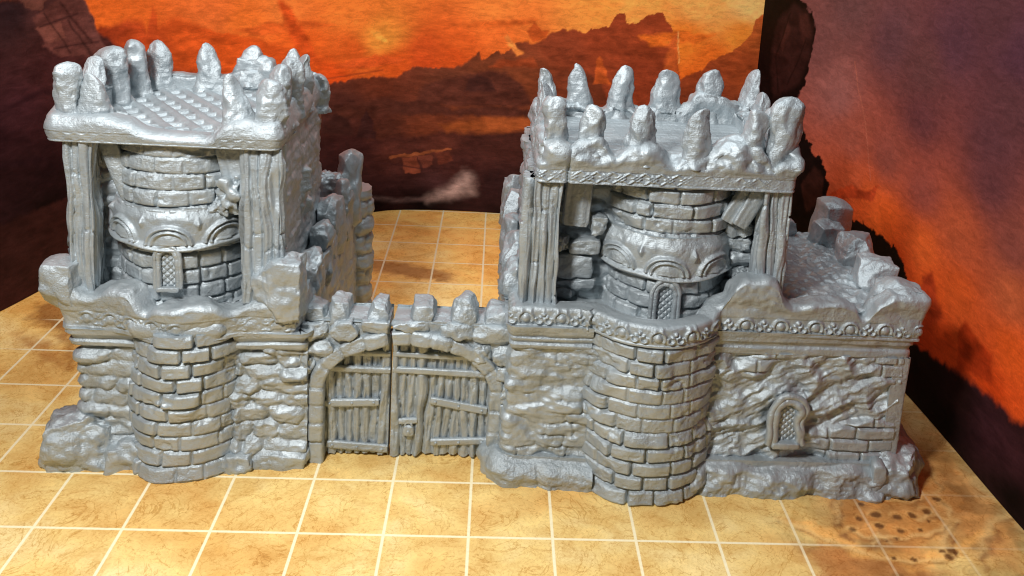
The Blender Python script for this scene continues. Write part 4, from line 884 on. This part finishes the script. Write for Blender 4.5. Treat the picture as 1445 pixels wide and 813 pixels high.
def paint(u, v, art, seed, soften=.12, strokes=1.0):
    wu = u+.10*fbm(u*1.6, v*2.2, 0, 3, seed); wv = v+.08*fbm(u*1.6, v*2.6, 4, 3, seed+1)
    C_ = idw(wu, wv, art['sam'], 3.3, soften)
    for i, (top, cols, soft) in enumerate(art['lay']):
        tu = np.array([p[0] for p in top]); tv = np.array([p[1] for p in top]); o = np.argsort(tu)
        t = np.interp(u, tu[o], tv[o], left=tv[o][0], right=tv[o][-1])
        t = t+.05*fbm(u*6, v*2, 0, 3, seed+i)+.035*fbm(u*17, v*9, 2, 3, seed+i+3)
        soft = soft*(1.6+1.4*vn(u*1.3, 0, i, seed+70)); m = 1-sst(-soft, soft, v-t)
        if i < 3 and len(art['lay']) > 1:                 # cloud layers end where the outline ends
            m = m*sst(tu.min()-.05, tu.min()+.12, u)*(1-sst(tu.max()-.02, tu.max()+.02, u))
        c = idw(wu, wv, cols)
        br = 1+.20*fbm(u*2.6+v, v*7, 1, 4, seed+30+i)+.30*fbm(u*1.4, v*3.4, 2+i, 3, seed+36)+.22*ridged(u*3.2+v*2, v*6, 4, 3, seed+38)-.08
        C_ = C_*(1-m[..., None])+(c*br[..., None])*m[..., None]
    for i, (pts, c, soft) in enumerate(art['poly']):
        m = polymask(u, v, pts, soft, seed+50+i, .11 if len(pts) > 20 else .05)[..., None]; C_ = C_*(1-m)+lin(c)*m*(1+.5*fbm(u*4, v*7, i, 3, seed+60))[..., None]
    for i, (pts, c, w) in enumerate(art['line']):
        us, vs = [p[0] for p in pts], [p[1] for p in pts]
        k = (u > min(us)-.3) & (u < max(us)+.3) & (v > min(vs)-.3) & (v < max(vs)+.3)
        d = segd(u[k]+.03*fbm(u[k]*5, v[k]*5, 0, 2, seed+i), v[k], list(pts), False); m = np.exp(-(d/w)**2)*.75
        C_[k] = C_[k]*(1-m[:, None])+lin(c)*m[:, None]
    sk = vn(u*5+3*fbm(u*.9, v*.9, 1, 2, seed+80), v*17+4*fbm(u*.7, v*1.2, 2, 2, seed+81), 0, seed+82)
    blot = fbm(u*6, v*9, 6, 3, seed+83)
    C_ = C_*(1+(.10*sk+.14*blot)*strokes)[..., None]
    st = fbm(u*1.2+v*.4, v*6.5, 3, 4, seed+90)
    return C_*(1+.13*st*strokes)[..., None]

def panel(name, pts, art, gain, h, d, seed, label, soften, strokes, z0=.012):
    c = catmull(pts); L = np.r_[0, np.cumsum(np.linalg.norm(np.diff(c, axis=0), axis=1))]
    us = np.linspace(0, L[-1], int(L[-1]/d)+1); vs = np.linspace(0, h, int(h/d)+1)
    x = np.interp(us, L, c[:, 0]); y = np.interp(us, L, c[:, 1])
    t = np.gradient(np.stack([x, y], -1), axis=0); t /= np.linalg.norm(t, axis=1, keepdims=True)
    nrm = np.stack([t[:, 1], -t[:, 0]], -1)               # towards the castle
    U, V = np.meshgrid(us, vs, indexing='ij')
    colr = paint(U, V, art, seed, soften, strokes)*gain
    P = np.stack([np.repeat(x[:, None], len(vs), 1), np.repeat(y[:, None], len(vs), 1), z0+V], -1)
    th = .07; bk = np.stack([-nrm[:, 0]*th, -nrm[:, 1]*th, 0*x], -1)[:, None, :]
    mb = MB(); sheet(mb, P, False, [np.broadcast_to(bk, P.shape)])
    # plain card back
    B = P[::8, ::8]+np.broadcast_to(bk, P.shape)[::8, ::8]
    B = np.concatenate([P[::8], P[-1:]], 0); B = np.concatenate([B[:, ::8], B[:, -1:]], 1); bb = np.concatenate([bk[::8], bk[-1:]], 0)
    B = B+bb; sheet(mb, B)
    o = mb.build(name, printed(name+'_print', PAN_R, PAN_S, 34), None)
    n = len(o.data.vertices); A = np.ones((n, 4), np.float32); A[:, :3] = .05
    A[:colr.reshape(-1, 3).shape[0], :3] = np.clip(colr.reshape(-1, 3), 0, 1)
    at = o.data.color_attributes.new('print', 'FLOAT_COLOR', 'POINT'); at.data.foreach_set('color', A.ravel())
    return tag(o, label, 'backdrop')
PAN_R = .6; PAN_S = .05
#PARAMS2#
PTS_A = [(-4.7,0.4),(-3.1,5.2),(-2.35,7.6),(-1.0,9.0),(0.8,9.95),(2.29,10.68),(2.95,10.95),(4.2,11.06),(5.83,11.0),(9,10.95),(12.2,11.0)]
PTS_B = [(10.97, 10.55), (11.55, 7.2), (11.87, 3.4), (11.98, 0.4), (12.2, -2.2)]
def clean(a, gain): return a
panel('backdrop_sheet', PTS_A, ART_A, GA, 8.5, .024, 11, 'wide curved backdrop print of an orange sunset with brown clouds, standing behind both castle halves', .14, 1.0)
panel('backdrop_sheet', PTS_B, ART_B, GB, 8.5, .024, 47, 'side backdrop print with purple clouds over red orange sky, standing beside the low wing', .3, .6)

def mat():
    d = .028; xs = np.arange(-5.2, 12.75, d); ys = np.arange(-4.3, 11.5, d)
    X, Y = np.meshgrid(xs, ys, indexing='ij')
    base = lin((246, 211, 134)); lt = lin((252, 230, 170)); dk = lin((232, 178, 98))
    n = fbm(X*.75+.4*fbm(X, Y, 0, 3, 3), Y*.9+.5*fbm(X, Y, 5, 3, 4), 0, 4, 5)
    n2 = fbm(X*2.2+.5*n, Y*2.6, 2, 4, 8)
    t = np.clip(n*1.15+n2*.55, -1, 1)[..., None]
    C_ = base+np.clip(t, 0, 1)*(lt-base)*1.1+np.clip(-t, 0, 1)*(dk-base)*1.0
    back = sst(1.5, 7.5, Y)[..., None]; C_ = C_*(1-back*(1-np.array([1.28, 1.10, .90])))
    A = np.ones(X.shape)
    for i, (pts, c, soft) in enumerate(MAT_PATCH):
        m = polymask(X, Y, list(pts), soft, 200+i, .14)[..., None]*.85
        tx = 1+.28*fbm(X*3.5, Y*3.5, i, 4, 210+i); C_ = C_*(1-m)+lin(c)*1.25*tx[..., None]*m
    rk = polymask(X, Y, [(8.9, .9), (9.4, 1.1), (10.6, 1.0), (11.9, 2.6), (12.6, 2.2), (12.6, -1.2), (9.6, -1.2), (8.9, .1)], .5, 260, .2)
    rt = ridged(X*1.9+.5*n, Y*2.6, 4, 4, 262)
    C_ = C_*(1+rk*(rt*.34-.16+.25*n2))[..., None]
    rk2 = rk*sst(.35, .6, vn(X*3.2, Y*4, 2, 270)+.5*vn(X*7, Y*8, 3, 271)); C_ = C_*(1-.22*rk2[..., None])
    for i, (pts, w) in enumerate(MAT_CRACKS):
        us, vs2 = [p[0] for p in pts], [p[1] for p in pts]
        k = (X > min(us)-.4) & (X < max(us)+.4) & (Y > min(vs2)-.4) & (Y < max(vs2)+.4)
        xx = X[k]+.05*fbm(X[k]*6, Y[k]*6, i, 3, 280); yy = Y[k]+.05*fbm(X[k]*6, Y[k]*6, i+9, 3, 281)
        d1 = segd(xx, yy, list(pts), False); d2 = segd(xx, yy-.06, list(pts), False)
        m = (np.exp(-(d2/(w*1.6))**2)*.55)[:, None]; C_[k] = C_[k]*(1-m)+lin((250, 210, 140))*m
        m = (np.exp(-(d1/w)**2)*.55*np.clip(.6+fbm(xx*5, yy*5, i, 2, 283)*1.6, 0, 1))[:, None]; C_[k] = C_[k]*(1-m)+lin((124, 76, 38))*m
    for i, ((x, y), r) in enumerate(MAT_DOTS):
        k = (np.abs(X-x) < r*3) & (np.abs(Y-y) < r*3)
        dd = np.hypot((X[k]-x)*(.8+.4*h01(i, 0, 0, 3)), Y[k]-y)+.02*vn(X[k]*14, Y[k]*14, i, 6)
        m = (1-sst(r*.55, r*1.05, dd))[:, None]*.85; C_[k] = C_[k]*(1-m)+lin((96, 58, 28))*m
        m2 = (np.exp(-((dd-r*1.25)/(r*.22))**2)*(Y[k] > y))[:, None]*.4; C_[k] = C_[k]*(1-m2)+lin((250, 205, 130))*m2
    fade = sst(8.6, 9.6, X+.25*fbm(X*2, Y*2, 0, 2, 5))*(1-sst(2.2, 3.2, Y)); A = A*(1-.72*fade)
    A = A*(1-.6*sst(10.9, 11.3, X))*(1-.95*(1-sst(-2.35, -1.9, X+.0*Y))*sst(3.6, 4.2, Y))
    mb = MB(); P = np.stack([X, Y, 0*X-.001], -1)
    sheet(mb, P, False, [np.broadcast_to(np.array([0, 0, -.06]), P.shape)])
    o = mb.build('play_mat', mat_material(), None)
    nv = len(o.data.vertices); F = np.zeros((nv, 4), np.float32); F[:] = (.5, .35, .15, 0)
    k = X.size; F[:k, :3] = np.clip(C_.reshape(-1, 3)*GM, 0, 1); F[:k, 3] = A.ravel()
    at = o.data.color_attributes.new('print', 'FLOAT_COLOR', 'POINT'); at.data.foreach_set('color', F.ravel())
    tag(o, 'sand coloured play mat printed with a pale one inch grid, lying under the castle', 'play mat')
mat()

m, nt, b = nodes('table_wood'); b.inputs['Base Color'].default_value = (.12, .08, .05, 1); b.inputs['Roughness'].default_value = .5
mb = MB(); box(mb, -16, 24, -9, 20, -.9, -.065)
tag(mb.build('table', m, None, False), 'plain brown table top beneath the play mat', 'table', None, 'structure')

# ================================================================== light and camera
w = bpy.data.worlds.new('World'); SC.world = w; w.use_nodes = True
bg = w.node_tree.nodes['Background']; bg.inputs['Color'].default_value = WCOL; bg.inputs['Strength'].default_value = WSTR
def area(name, loc, aim, size, power, col):
    l = bpy.data.lights.new(name, 'AREA'); l.shape = 'RECTANGLE'; l.size, l.size_y = size; l.energy = power; l.color = col
    o = bpy.data.objects.new(name, l); COL.objects.link(o); o.location = loc
    o.rotation_euler = (Vector(aim)-Vector(loc)).to_track_quat('-Z', 'Y').to_euler()
    return o
for a in LAMPS: area(*a)

f, (cx, cy, cz), yaw, pit, roll, sy, sx = 1286.036, (5.02261, -9.48257, 7.52205), .0585017, .2016555, .0631471, -296.1332, 48.28375
cam = bpy.data.cameras.new('camera'); co = bpy.data.objects.new('camera', cam); COL.objects.link(co); SC.camera = co
fw = Vector((math.sin(yaw)*math.cos(pit), math.cos(yaw)*math.cos(pit), -math.sin(pit))); rt = Vector((math.cos(yaw), -math.sin(yaw), 0)); up = rt.cross(fw)
r2 = rt*math.cos(roll)+up*math.sin(roll); u2 = -rt*math.sin(roll)+up*math.cos(roll)
M = Matrix((r2, u2, -fw)).transposed().to_4x4(); M.translation = (cx, cy, cz); co.matrix_world = M
cam.sensor_width = 36; cam.lens = f/1445*36; cam.shift_x = -sx/1445; cam.shift_y = sy/1445
cam.clip_start = .1; cam.clip_end = 500
SC.cycles.filter_width = 1.1
vs = SC.view_settings; vs.view_transform = 'Standard'; vs.look = 'None'; vs.exposure = EXPO; vs.gamma = 1; vs.use_curve_mapping = False
